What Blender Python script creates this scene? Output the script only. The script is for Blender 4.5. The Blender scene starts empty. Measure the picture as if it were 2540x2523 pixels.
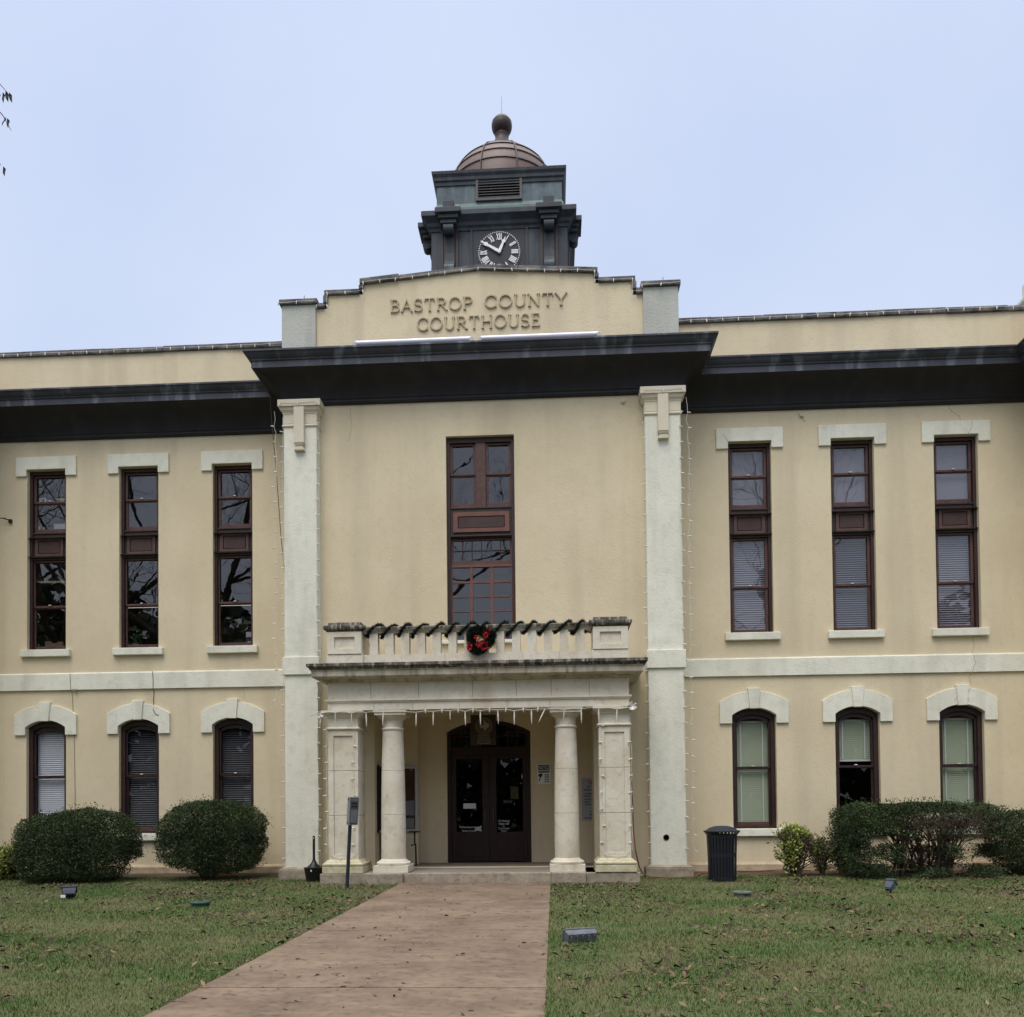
import bpy, math, random
import numpy as np
from mathutils import Vector, Matrix
random.seed(11)
RNG = np.random.default_rng(11)
SC = bpy.context.scene
COL = SC.collection
PI = math.pi

# ------------------------------------------------------------------ camera
CAM_D, CAM_H = 18.2, 1.5
YAW, PITCH, ROLL = .0508983, .0215203, -.0102439
_f = Vector((-math.sin(YAW) * math.cos(PITCH), math.cos(YAW) * math.cos(PITCH), math.sin(PITCH)))
_r = Vector((math.cos(YAW), math.sin(YAW), 0))
_u = _r.cross(_f)
_r2 = _r * math.cos(ROLL) + _u * math.sin(ROLL)
_u2 = _u * math.cos(ROLL) - _r * math.sin(ROLL)
cam = bpy.data.cameras.new('camera')
cam.sensor_width = 36
cam.sensor_fit = 'HORIZONTAL'
cam.lens = 36 * 2037.12 / 2540
cam.shift_y = (1951.34 - 1261.5) / 2540
cam.clip_end = 4000
camo = bpy.data.objects.new('camera', cam)
mw = Matrix.Identity(4)
for i in range(3):
    mw[i][0], mw[i][1], mw[i][2] = _r2[i], _u2[i], -_f[i]
mw[1][3] = -CAM_D
mw[2][3] = CAM_H
camo.matrix_world = mw
COL.objects.link(camo)
SC.camera = camo

# ------------------------------------------------------------------ sky, sun, exposure
SUN_EL, SUN_AZ = math.radians(60), math.radians(196)      # azimuth: clockwise from +Y
world = bpy.data.worlds.new('World')
SC.world = world
world.use_nodes = True
wn, wl = world.node_tree.nodes, world.node_tree.links
wn.clear()
w_out = wn.new('ShaderNodeOutputWorld')
sky = wn.new('ShaderNodeTexSky')
sky.sky_type = 'NISHITA'
sky.sun_disc = False
sky.sun_elevation = SUN_EL
sky.sun_rotation = SUN_AZ
sky.air_density = 1.0
sky.dust_density = 4.0
bg1 = wn.new('ShaderNodeBackground')
bg1.inputs[1].default_value = 0.05
wl.new(sky.outputs[0], bg1.inputs[0])
tc = wn.new('ShaderNodeTexCoord')
sep = wn.new('ShaderNodeSeparateXYZ')
wl.new(tc.outputs['Generated'], sep.inputs[0])
nz = wn.new('ShaderNodeTexNoise')
nz.inputs['Scale'].default_value = 1.6
nz.inputs['Detail'].default_value = 4
wl.new(tc.outputs['Generated'], nz.inputs['Vector'])
madd = wn.new('ShaderNodeMath'); madd.operation = 'MULTIPLY_ADD'
madd.inputs[1].default_value = .5
madd.inputs[2].default_value = -.25
wl.new(nz.outputs[0], madd.inputs[0])
add = wn.new('ShaderNodeMath'); add.operation = 'ADD'
wl.new(sep.outputs[2], add.inputs[0])
add.inputs[1].default_value = 0.0
ramp = wn.new('ShaderNodeValToRGB')
cr = ramp.color_ramp
cr.elements[0].position = 0.0
cr.elements[0].color = (.555, .61, .725, 1)
cr.elements[1].position = 1.0
cr.elements[1].color = (4.4, 4.4, 4.3, 1)
e = cr.elements.new(.36); e.color = (.53, .592, .735, 1)
e = cr.elements.new(.55); e.color = (.495, .568, .738, 1)
e = cr.elements.new(.76); e.color = (.53, .60, .78, 1)
wl.new(add.outputs[0], ramp.inputs[0])
bg2 = wn.new('ShaderNodeBackground')
bg2.inputs[1].default_value = 1.0
veil = wn.new('ShaderNodeMapRange')
veil.inputs[1].default_value = .42
veil.inputs[2].default_value = .72
veil.inputs[4].default_value = .40
nz2 = wn.new('ShaderNodeTexNoise')
nz2.inputs['Scale'].default_value = 2.2
nz2.inputs['Detail'].default_value = 5
wl.new(tc.outputs['Generated'], nz2.inputs['Vector'])
wl.new(nz2.outputs[0], veil.inputs[0])
vmix = wn.new('ShaderNodeMix'); vmix.data_type = 'RGBA'
vmix.inputs[7].default_value = (.70, .745, .85, 1)
wl.new(veil.outputs[0], vmix.inputs[0])
wl.new(ramp.outputs[0], vmix.inputs[6])
wl.new(vmix.outputs[2], bg2.inputs[0])
addsh = wn.new('ShaderNodeAddShader')
wl.new(bg1.outputs[0], addsh.inputs[0])
wl.new(bg2.outputs[0], addsh.inputs[1])
wl.new(addsh.outputs[0], w_out.inputs[0])

sl = bpy.data.lights.new('sun', 'SUN')
sl.energy = 1.5
sl.angle = math.radians(32)
sl.color = (1, .95, .87)
so = bpy.data.objects.new('sun', sl)
sd = Vector((math.sin(SUN_AZ) * math.cos(SUN_EL), math.cos(SUN_AZ) * math.cos(SUN_EL), math.sin(SUN_EL)))
so.rotation_euler = sd.to_track_quat('Z', 'Y').to_euler()
so.location = (-6, -20, 30)
COL.objects.link(so)
vs = SC.view_settings
vs.view_transform = 'Standard'
vs.look = 'None'
vs.exposure = 0.07
vs.gamma = 1
vs.use_curve_mapping = False
SC.cycles.use_denoising = True
SC.cycles.max_bounces = 8
SC.cycles.transparent_max_bounces = 12


# ------------------------------------------------------------------ materials
def M(name, c1, c2=None, scale=1.5, rough=.85, bump=0.0, bscale=60, streak=None, sk=.5, skscale=(3, 3, .35),
      spots=None, spscale=30, spamt=.3, metallic=0.0, spec=.3, attr=None, lo=.35, hi=.65, sklo=.5, skhi=.75):
    m = bpy.data.materials.new(name)
    m.use_nodes = True
    n, l = m.node_tree.nodes, m.node_tree.links
    b = n['Principled BSDF']
    b.inputs['Roughness'].default_value = rough
    b.inputs['Metallic'].default_value = metallic
    b.inputs['Specular IOR Level'].default_value = spec
    col = None
    g = n.new('ShaderNodeNewGeometry')
    if c2 is None:
        b.inputs['Base Color'].default_value = (*c1, 1)
    else:
        r = n.new('ShaderNodeMapRange')
        r.inputs[1].default_value = lo
        r.inputs[2].default_value = hi
        if attr:
            a = n.new('ShaderNodeAttribute')
            a.attribute_name = attr
            l.new(a.outputs['Fac'], r.inputs[0])
        else:
            t = n.new('ShaderNodeTexNoise')
            t.inputs['Scale'].default_value = scale
            t.inputs['Detail'].default_value = 6
            t.inputs['Roughness'].default_value = .6
            l.new(g.outputs['Position'], t.inputs['Vector'])
            l.new(t.outputs[0], r.inputs[0])
        mx = n.new('ShaderNodeMix'); mx.data_type = 'RGBA'
        mx.inputs[6].default_value = (*c1, 1)
        mx.inputs[7].default_value = (*c2, 1)
        l.new(r.outputs[0], mx.inputs[0])
        col = mx.outputs[2]
        for kind in ('sk', 'sp'):
            cc = streak if kind == 'sk' else spots
            if cc is None:
                continue
            mp = n.new('ShaderNodeMapping')
            mp.inputs['Scale'].default_value = skscale if kind == 'sk' else (spscale,) * 3
            l.new(g.outputs['Position'], mp.inputs[0])
            t2 = n.new('ShaderNodeTexNoise')
            t2.inputs['Scale'].default_value = 1
            t2.inputs['Detail'].default_value = 5
            l.new(mp.outputs[0], t2.inputs['Vector'])
            r2 = n.new('ShaderNodeMapRange')
            r2.inputs[1].default_value = sklo
            r2.inputs[2].default_value = skhi
            r2.inputs[4].default_value = sk if kind == 'sk' else spamt
            l.new(t2.outputs[0], r2.inputs[0])
            mx2 = n.new('ShaderNodeMix'); mx2.data_type = 'RGBA'
            mx2.inputs[7].default_value = (*cc, 1)
            l.new(r2.outputs[0], mx2.inputs[0])
            l.new(col, mx2.inputs[6])
            col = mx2.outputs[2]
        l.new(col, b.inputs['Base Color'])
    if bump:
        t3 = n.new('ShaderNodeTexNoise')
        t3.inputs['Scale'].default_value = bscale
        t3.inputs['Detail'].default_value = 4
        l.new(g.outputs['Position'], t3.inputs['Vector'])
        bp = n.new('ShaderNodeBump')
        bp.inputs['Strength'].default_value = bump
        bp.inputs['Distance'].default_value = .02
        l.new(t3.outputs[0], bp.inputs['Height'])
        l.new(bp.outputs[0], b.inputs['Normal'])
    return m


def leaf_mat(name, c1, c2, attr='rnd', rough=.6, patch=None):
    m = M(name, c1, c2, attr=attr, lo=0, hi=1, rough=rough, spec=.25)
    n, l = m.node_tree.nodes, m.node_tree.links
    b = n['Principled BSDF']
    if patch:
        base = b.inputs['Base Color'].links[0].from_socket
        g = n.new('ShaderNodeNewGeometry')
        t = n.new('ShaderNodeTexNoise'); t.inputs['Scale'].default_value = patch[2]; t.inputs['Detail'].default_value = 3
        l.new(g.outputs['Position'], t.inputs['Vector'])
        r = n.new('ShaderNodeMapRange'); r.inputs[1].default_value = .42; r.inputs[2].default_value = .62; r.inputs[4].default_value = patch[1]
        l.new(t.outputs[0], r.inputs[0])
        mx = n.new('ShaderNodeMix'); mx.data_type = 'RGBA'
        mx.inputs[7].default_value = (*patch[0], 1)
        l.new(r.outputs[0], mx.inputs[0]); l.new(base, mx.inputs[6]); l.new(mx.outputs[2], b.inputs['Base Color'])
    return m


def glass_mat(name, fac=.10, tint=.75, wav=0.0):
    m = bpy.data.materials.new(name)
    m.use_nodes = True
    n, l = m.node_tree.nodes, m.node_tree.links
    n.clear()
    o = n.new('ShaderNodeOutputMaterial')
    mix = n.new('ShaderNodeMixShader')
    tr = n.new('ShaderNodeBsdfTransparent'); tr.inputs[0].default_value = (tint, tint, tint * 1.03, 1)
    gl = n.new('ShaderNodeBsdfGlossy'); gl.inputs['Roughness'].default_value = .004
    lw = n.new('ShaderNodeLayerWeight'); lw.inputs[0].default_value = .35
    mp = n.new('ShaderNodeMapRange'); mp.inputs[3].default_value = fac; mp.inputs[4].default_value = .9
    pw = n.new('ShaderNodeMath'); pw.operation = 'POWER'; pw.inputs[1].default_value = 4
    l.new(lw.outputs['Facing'], pw.inputs[0]); l.new(pw.outputs[0], mp.inputs[0])
    l.new(mp.outputs[0], mix.inputs[0])
    l.new(tr.outputs[0], mix.inputs[1]); l.new(gl.outputs[0], mix.inputs[2])
    l.new(mix.outputs[0], o.inputs[0])
    if wav:
        g = n.new('ShaderNodeNewGeometry')
        t = n.new('ShaderNodeTexNoise'); t.inputs['Scale'].default_value = 3.5; t.inputs['Detail'].default_value = 1
        l.new(g.outputs['Position'], t.inputs['Vector'])
        bp = n.new('ShaderNodeBump'); bp.inputs['Strength'].default_value = wav; bp.inputs['Distance'].default_value = .02
        l.new(t.outputs[0], bp.inputs['Height']); l.new(bp.outputs[0], gl.inputs['Normal'])
    return m


def emit_mat(name, c, s):
    m = bpy.data.materials.new(name)
    m.use_nodes = True
    b = m.node_tree.nodes['Principled BSDF']
    b.inputs['Base Color'].default_value = (*c, 1)
    b.inputs['Emission Color'].default_value = (*c, 1)
    b.inputs['Emission Strength'].default_value = s
    return m


STUCCO = M('tan_stucco', (.685, .595, .415), (.62, .53, .362), scale=.55, rough=.9, bump=.28, bscale=32,
           streak=(.45, .385, .275), sk=.5, skscale=(1.6, 1.6, .14), spots=(.48, .405, .275), spscale=7, spamt=.22)
TRIM = M('pale_trim_stucco', (.76, .755, .645), (.68, .672, .565), scale=1.2, rough=.88, bump=.3, bscale=26,
         streak=(.40, .39, .32), sk=.45, skscale=(2.2, 2.2, .25), spots=(.42, .41, .34), spscale=6, spamt=.3)
CAPMAT = M('cream_capital_stucco', (.66, .60, .48), (.60, .54, .42), scale=2, rough=.88, bump=.2, bscale=30)
COPING = M('weathered_coping', (.20, .19, .18), (.055, .055, .065), scale=3.5, rough=.95, bump=.6, bscale=14,
           streak=(.33, .30, .26), sk=.7, skscale=(2.5, 2.5, 5), spots=(.03, .03, .035), spscale=16, spamt=.5)
LIME = M('limestone', (.68, .64, .535), (.60, .545, .43), scale=1.6, rough=.9, bump=.3, bscale=22,
         streak=(.40, .31, .20), sk=.6, skscale=(2.2, 2.2, 1.5), spots=(.33, .30, .25), spscale=9, spamt=.4, sklo=.54, skhi=.76)
LIMED = M('mossy_limestone', (.58, .53, .39), (.44, .40, .23), scale=5, rough=.92, bump=.35, bscale=22,
          spots=(.30, .27, .20), spscale=14, spamt=.5)
LIMEW = M('blackened_limestone', (.17, .155, .13), (.035, .033, .032), scale=5, rough=.95, bump=.6, bscale=25,
          streak=(.42, .38, .30), sk=.75, skscale=(14, 14, 2.0), spots=(.03, .03, .03), spscale=20, spamt=.4, sklo=.52, skhi=.66)
LIMEG = M('grimy_limestone', (.55, .50, .40), (.33, .29, .22), scale=3, rough=.92, bump=.35, bscale=22,
          streak=(.14, .125, .10), sk=.7, skscale=(9, 9, 1.6), sklo=.5, skhi=.7)
JOINT = M('mortar_joint', (.20, .17, .13))
BASE = M('base_stone', (.36, .31, .24), (.25, .21, .16), scale=5, rough=.95, bump=.5, bscale=20, spots=(.13, .11, .09), spscale=12, spamt=.6)
FLOOR = M('porch_floor_concrete', (.27, .23, .19), (.21, .18, .15), scale=3, rough=.85, bump=.15)
CORN = M('dark_painted_metal', (.016, .016, .022), (.023, .021, .025), scale=1.2, rough=.55, bump=.08, bscale=8,
         streak=(.035, .037, .045), sk=.5, skscale=(3, 3, .5), spec=.3)
CROWN = M('crown_metal', (.058, .062, .080), (.034, .036, .048), scale=2, rough=.5, bump=.08, bscale=8,
          streak=(.19, .22, .25), sk=.75, skscale=(4, 4, .5), spec=.35, sklo=.55, skhi=.72)  # pale patina streaks; base lightened as if the sky lit the crown
PATINA = M('patina_copper', (.105, .150, .165), (.062, .088, .102), scale=1.2, rough=.6, bump=.1, bscale=6,
           streak=(.19, .26, .265), sk=.7, skscale=(3.5, 3.5, .5), spots=(.03, .03, .032), spscale=5, spamt=.6, spec=.3)
PATDK = M('dark_patina_copper', (.040, .052, .066), (.026, .030, .040), scale=1.5, rough=.6, bump=.1, bscale=6,
          streak=(.08, .105, .115), sk=.6, skscale=(4, 4, .5), spots=(.045, .032, .026), spscale=4, spamt=.6, spec=.3)
COPPER = M('brown_copper', (.112, .056, .045), (.078, .042, .036), scale=1.5, rough=.5, bump=.06, bscale=6,
           streak=(.085, .05, .042), sk=.5, skscale=(4, 4, 1), spec=.4)
COPDK = M('dark_copper', (.050, .032, .028), (.035, .024, .022), scale=3, rough=.5)
MAROON = M('dark_maroon_paint', (.040, .020, .018), (.026, .014, .013), scale=3, rough=.5, bump=.1, bscale=20, spec=.35,
           spots=(.11, .06, .05), spscale=18, spamt=.25)
REDWOOD = M('reddish_paint', (.100, .047, .038), (.068, .034, .029), scale=4, rough=.55, bump=.1, bscale=20, spec=.35,
            spots=(.18, .11, .09), spscale=20, spamt=.4)
BROWNP = M('brown_panel_paint', (.065, .038, .033), (.05, .028, .026), scale=4, rough=.6)
MUNTIN = M('faded_red_muntin', (.17, .075, .058), (.13, .06, .05), scale=5, rough=.6)
DOORW = M('dark_door_wood', (.030, .016, .013), (.022, .012, .010), scale=4, rough=.5)
GLASS = glass_mat('window_glass', .105, .62, .035)
GLASSB = glass_mat('clear_window_glass', .055, .80, .03)
GLASSD = glass_mat('door_glass', .05, .6)
ROOM = M('room_wall', (.20, .20, .20))
ROOMF = M('room_floor', (.08, .07, .06))
BL_WHITE = M('white_blind', (.84, .88, .90), rough=.6)
BL_GREY = M('grey_blind', (.20, .205, .21), rough=.6)
BL_GREEN = M('pale_green_blind', (.54, .62, .42), rough=.6)
BL_TAPE = M('blind_tape', (.74, .76, .72), rough=.7)
BL_LAV = M('lavender_blind', (.56, .55, .62), rough=.6)
SHADE = M('roller_shade', (.42, .42, .47), (.37, .37, .42), scale=2, rough=.8)
WHITE = M('white_plastic', (.78, .78, .78), rough=.45)
TUBE = M('frosted_tube', (.74, .74, .86), rough=.25, spec=.5)
PAPER = M('paper', (.62, .63, .66), rough=.8)
BULB = M('bulb_plastic', (.66, .63, .57), rough=.3, spec=.5)
WIREW = M('white_wire', (.62, .60, .55), rough=.6)
WIRED = M('dark_wire', (.10, .085, .07), rough=.7)
CORD = M('orange_brown_cord', (.22, .075, .04), rough=.6)
BLACK = M('black_paint', (.008, .008, .009), rough=.4, spec=.4)
BLACKM = M('black_powder_coat', (.014, .018, .029), (.02, .025, .038), scale=6, rough=.45, spec=.4)
ALU = M('aluminium', (.42, .42, .41), rough=.45, spec=.5)
GREYBOX = M('grey_box', (.15, .16, .165), (.12, .13, .135), scale=5, rough=.6)
SIGNDK = M('sign_dark', (.06, .065, .065), rough=.6)
BRONZE = M('bronze', (.10, .085, .06), (.075, .062, .045), scale=6, rough=.5)
BRONZEL = M('worn_bronze', (.30, .27, .21), rough=.5)
PLAQW = M('plaque_wood', (.055, .03, .022), (.04, .022, .017), scale=6, rough=.5)
CORK = M('cork_board', (.24, .12, .08), (.20, .10, .065), scale=6, rough=.9)
RED = M('red_ribbon', (.42, .012, .02), (.30, .008, .015), scale=8, rough=.6)
GREENP = M('green_plastic', (.035, .075, .055), (.03, .06, .045), scale=6, rough=.6)
CARD = M('cardboard', (.30, .22, .13), rough=.9)
BARK = M('bark', (.085, .07, .055), (.05, .042, .035), scale=6, rough=.95, bump=.6, bscale=20)
STEM = M('shrub_stem', (.085, .065, .045), (.05, .038, .028), scale=8, rough=.95)
PATH = M('stained_concrete', (.205, .148, .103), (.122, .086, .060), scale=1.1, rough=.9, bump=.3, bscale=28,
         streak=(.25, .185, .132), sk=.6, skscale=(2.5, 7, 2), spots=(.060, .043, .032), spscale=14, spamt=.6)
SOIL = M('soil', (.10, .075, .05), (.06, .045, .032), scale=8, rough=1, bump=.8, bscale=20)
GROUND = M('lawn_soil', (.06, .085, .028), (.115, .095, .05), scale=1.2, rough=1, bump=.6, bscale=30, spots=(.05, .055, .025), spscale=12, spamt=.6)
GRASSM = leaf_mat('grass_blade', (.043, .118, .020), (.155, .185, .055), patch=((.26, .205, .11), .48, .8))
DEADL = leaf_mat('dead_leaf', (.028, .018, .012), (.235, .165, .095), rough=.8)
BOXL = leaf_mat('boxwood_leaf', (.014, .028, .011), (.064, .092, .030), rough=.65)
YELL = leaf_mat('yellow_green_leaf', (.10, .15, .03), (.38, .41, .10), rough=.5)
PINE = leaf_mat('garland_needle', (.006, .012, .007), (.016, .030, .016))
OAKL = leaf_mat('tree_leaf', (.012, .017, .012), (.05, .055, .02))


# ------------------------------------------------------------------ mesh helpers
ORG = {}


class MB:
    def __init__(s):
        s.v, s.f, s.m = [], [], []
        s.xf = None

    def vert(s, p):
        if s.xf:
            p = s.xf(p)
        s.v.append(tuple(p))
        return len(s.v) - 1

    def face(s, idx, m=0):
        s.f.append(tuple(idx)); s.m.append(m)

    def quad(s, a, b, c, d, m=0):
        s.face([s.vert(p) for p in (a, b, c, d)], m)

    def box(s, x0, x1, y0, y1, z0, z1, m=0):
        if x0 > x1: x0, x1 = x1, x0
        if y0 > y1: y0, y1 = y1, y0
        if z0 > z1: z0, z1 = z1, z0
        i = [s.vert(p) for p in ((x0, y0, z0), (x1, y0, z0), (x1, y1, z0), (x0, y1, z0),
                                 (x0, y0, z1), (x1, y0, z1), (x1, y1, z1), (x0, y1, z1))]
        for q in ((0, 3, 2, 1), (4, 5, 6, 7), (0, 1, 5, 4), (1, 2, 6, 5), (2, 3, 7, 6), (3, 0, 4, 7)):
            s.face([i[k] for k in q], m)

    def prism(s, poly, y0, y1, m=0):
        """polygon in XZ extruded along Y"""
        a = [s.vert((p[0], y0, p[1])) for p in poly]
        b = [s.vert((p[0], y1, p[1])) for p in poly]
        n = len(poly)
        s.face(a, m); s.face(b[::-1], m)
        for k in range(n):
            s.face((a[k], b[k], b[(k + 1) % n], a[(k + 1) % n]), m)

    def strip(s, inner, outer, y0, y1, m=0, closed=False):
        """band between two XZ polylines of equal length, extruded along Y"""
        n = len(inner)
        A = [[s.vert((p[0], y, p[1])) for p in L] for y in (y0, y1) for L in (inner, outer)]
        R = range(n) if closed else range(n - 1)
        for k in R:
            j = (k + 1) % n
            s.face((A[0][k], A[0][j], A[1][j], A[1][k]), m)
            s.face((A[2][j], A[2][k], A[3][k], A[3][j]), m)
            s.face((A[0][j], A[0][k], A[2][k], A[2][j]), m)
            s.face((A[1][k], A[1][j], A[3][j], A[3][k]), m)
        if not closed:
            for k in (0, n - 1):
                s.face((A[0][k], A[1][k], A[3][k], A[2][k]), m)

    def tube(s, pts, r, n=6, m=0, cap=True):
        pts = [Vector(p) for p in pts]
        rr = r if isinstance(r, (list, tuple)) else [r] * len(pts)
        prev = None
        nx = None
        for i, p in enumerate(pts):
            t = (pts[min(i + 1, len(pts) - 1)] - pts[max(i - 1, 0)])
            if t.length < 1e-9:
                t = Vector((0, 0, 1))
            t.normalize()
            if nx is None:
                nx = t.orthogonal().normalized()
            else:
                nx = (nx - t * nx.dot(t))
                if nx.length < 1e-6:
                    nx = t.orthogonal()
                nx.normalize()
            ny = t.cross(nx)
            ring = [s.vert(p + (nx * math.cos(2 * PI * k / n) + ny * math.sin(2 * PI * k / n)) * rr[i]) for k in range(n)]
            if prev:
                for k in range(n):
                    s.face((prev[k], prev[(k + 1) % n], ring[(k + 1) % n], ring[k]), m)
            elif cap:
                s.face(ring[::-1], m)
            prev = ring
        if cap:
            s.face(prev, m)

    def lathe(s, c, prof, n=32, m=0, a0=0.0, cap=True):
        prev = None
        for (r, z) in prof:
            ring = [s.vert((c[0] + r * math.cos(a0 + 2 * PI * k / n), c[1] + r * math.sin(a0 + 2 * PI * k / n), z)) for k in range(n)]
            if prev:
                for k in range(n):
                    s.face((prev[k], prev[(k + 1) % n], ring[(k + 1) % n], ring[k]), m)
            elif cap:
                s.face(ring[::-1], m)
            prev = ring
        if cap:
            s.face(prev, m)

    def sweep(s, path, prof, m=0, mats=None):
        """profile (offset, z) swept along an axis-aligned plan path with mitred corners"""
        n = len(path)
        nor = []
        for i in range(n - 1):
            d = Vector((path[i + 1][0] - path[i][0], path[i + 1][1] - path[i][1])).normalized()
            nor.append(Vector((d.y, -d.x)))
        prev = None
        for i in range(n):
            if i == 0: o = nor[0]
            elif i == n - 1: o = nor[-1]
            else: o = nor[i - 1] + nor[i]
            ring = [s.vert((path[i][0] + o.x * q[0], path[i][1] + o.y * q[0], q[1])) for q in prof]
            if prev:
                for k in range(len(prof) - 1):
                    s.face((prev[k], ring[k], ring[k + 1], prev[k + 1]), mats[k] if mats else m)
            else:
                s.face(ring, m)
            prev = ring
        s.face(prev[::-1], m)

    def rectlathe(s, cx, cy, prof, m=0, hx=0, hy=0):
        """square plan stack: prof (half size, z) ; hx/hy added to half sizes"""
        prev = None
        for (h, z) in prof:
            a, b = h + hx, h + hy
            ring = [s.vert(p) for p in ((cx - a, cy - b, z), (cx + a, cy - b, z), (cx + a, cy + b, z), (cx - a, cy + b, z))]
            if prev:
                for k in range(4):
                    s.face((prev[k], prev[(k + 1) % 4], ring[(k + 1) % 4], ring[k]), m)
            else:
                s.face(ring[::-1], m)
            prev = ring
        s.face(prev, m)

    def stroke(s, pts, w, y0, y1, m=0):
        """flat pen stroke in XZ, extruded along Y"""
        P = [Vector((p[0], p[1])) for p in pts]
        L, R = [], []
        for i, p in enumerate(P):
            if i == 0: t = P[1] - P[0]
            elif i == len(P) - 1: t = P[-1] - P[-2]
            else: t = (P[i + 1] - p).normalized() + (p - P[i - 1]).normalized()
            if t.length < 1e-6: t = P[i] - P[i - 1]
            t.normalize()
            nn = Vector((-t.y, t.x)) * w / 2
            L.append(p + nn); R.append(p - nn)
        s.strip([(q.x, q.y) for q in R], [(q.x, q.y) for q in L], y0, y1, m)

    def build(s, name, mats, parent=None, smooth=False, bevel=0.0, recalc=True):
        me = bpy.data.meshes.new(name)
        o0 = ORG.get(parent, Vector((0, 0, 0))) if parent else Vector((0, 0, 0))
        me.from_pydata([(p[0] - o0[0], p[1] - o0[1], p[2] - o0[2]) for p in s.v], [], s.f)
        for mt in (mats if isinstance(mats, (list, tuple)) else [mats]):
            me.materials.append(mt)
        me.polygons.foreach_set('material_index', s.m)
        if recalc:
            import bmesh
            bm = bmesh.new(); bm.from_mesh(me)
            bmesh.ops.recalc_face_normals(bm, faces=bm.faces)
            bm.to_mesh(me); bm.free()
        if smooth:
            me.polygons.foreach_set('use_smooth', [True] * len(me.polygons))
            try:
                me.set_sharp_from_angle(angle=math.radians(40))
            except Exception:
                pass
        me.update()
        o = bpy.data.objects.new(name, me)
        COL.objects.link(o)
        if parent:
            o.parent = parent
            ORG[o] = o0
        else:
            ORG[o] = Vector((0, 0, 0))
        if bevel:
            b = o.modifiers.new('bevel', 'BEVEL'); b.width = bevel; b.segments = 2; b.limit_method = 'ANGLE'
        return o


def raw_mesh(name, verts, quads=None, tris=None, mat=None, parent=None, rnd=None):
    """numpy mesh with per-point random attribute"""
    me = bpy.data.meshes.new(name)
    o0 = np.array(ORG.get(parent, Vector((0, 0, 0)))) if parent else np.zeros(3)
    verts = np.asarray(verts, dtype=np.float32) - o0.astype(np.float32)
    me.vertices.add(len(verts))
    me.vertices.foreach_set('co', verts.ravel())
    loops, starts = [], []
    pos = 0
    if quads is not None and len(quads):
        loops.append(np.asarray(quads).ravel()); starts.append(np.arange(len(quads)) * 4); pos = len(quads) * 4
    if tris is not None and len(tris):
        loops.append(np.asarray(tris).ravel()); starts.append(pos + np.arange(len(tris)) * 3)
    L = np.concatenate(loops).astype(np.int32); S_ = np.concatenate(starts).astype(np.int32)
    me.loops.add(len(L)); me.loops.foreach_set('vertex_index', L)
    me.polygons.add(len(S_)); me.polygons.foreach_set('loop_start', S_)
    me.update(calc_edges=True)
    me.validate()
    if rnd is not None:
        a = me.attributes.new('rnd', 'FLOAT', 'POINT')
        a.data.foreach_set('value', np.asarray(rnd, dtype=np.float32))
    me.materials.append(mat)
    o = bpy.data.objects.new(name, me)
    COL.objects.link(o)
    if parent:
        o.parent = parent
        ORG[o] = Vector(o0)
    else:
        ORG[o] = Vector((0, 0, 0))
    return o


def tag(o, label=None, cat=None, group=None, kind=None):
    if label: o['label'] = label
    if cat: o['category'] = cat
    if group: o['group'] = group
    if kind: o['kind'] = kind
    return o


def thing(name, label, cat, loc=(0, 0, 0), group=None):
    o = bpy.data.objects.new(name, None)
    o.empty_display_size = .2
    o.location = loc
    COL.objects.link(o)
    ORG[o] = Vector(loc)
    return tag(o, label, cat, group)


def child_copy(src, parent, world_loc, rot=None, scale=None):
    c = src.copy()
    COL.objects.link(c)
    c.parent = parent
    c.location = Vector(world_loc) - ORG[parent]
    if rot is not None: c.rotation_euler = rot
    if scale is not None: c.scale = (scale,) * 3
    return c


def text_mesh(body, size, loc, parent, mat, name='lettering', align='CENTER', depth=.002, sx=1.0):
    cu = bpy.data.curves.new(name, 'FONT')
    cu.body = body
    cu.size = size
    cu.align_x = align
    cu.extrude = depth
    t = bpy.data.objects.new(name, cu)
    COL.objects.link(t)
    dg = bpy.context.evaluated_depsgraph_get()
    me = bpy.data.meshes.new_from_object(t.evaluated_get(dg))
    COL.objects.unlink(t)
    bpy.data.objects.remove(t)
    me.name = name
    me.transform(Matrix.Translation(Vector(loc) - ORG.get(parent, Vector((0, 0, 0)))) @ Matrix.Rotation(PI / 2, 4, 'X') @ Matrix.Diagonal((sx, 1, 1, 1)))
    me.materials.clear(); me.materials.append(mat)
    o = bpy.data.objects.new(name, me)
    COL.objects.link(o)
    o.parent = parent
    ORG[o] = ORG[parent]
    return o


def arc(cx, cz, rx, rz, a0, a1, n):
    return [(cx + rx * math.cos(math.radians(a0 + (a1 - a0) * k / n)), cz + rz * math.sin(math.radians(a0 + (a1 - a0) * k / n))) for k in range(n + 1)]


def chord_arc(hw, z_spring, z_crown, n, cx=0.0):
    """circular arc from (-hw,z_spring) over (0,z_crown) to (hw,z_spring)"""
    h = z_crown - z_spring
    R = (hw * hw + h * h) / (2 * h)
    th = math.asin(hw / R)
    return [(cx + R * math.sin(-th + 2 * th * k / n), z_crown - R + R * math.cos(-th + 2 * th * k / n)) for k in range(n + 1)]


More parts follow.
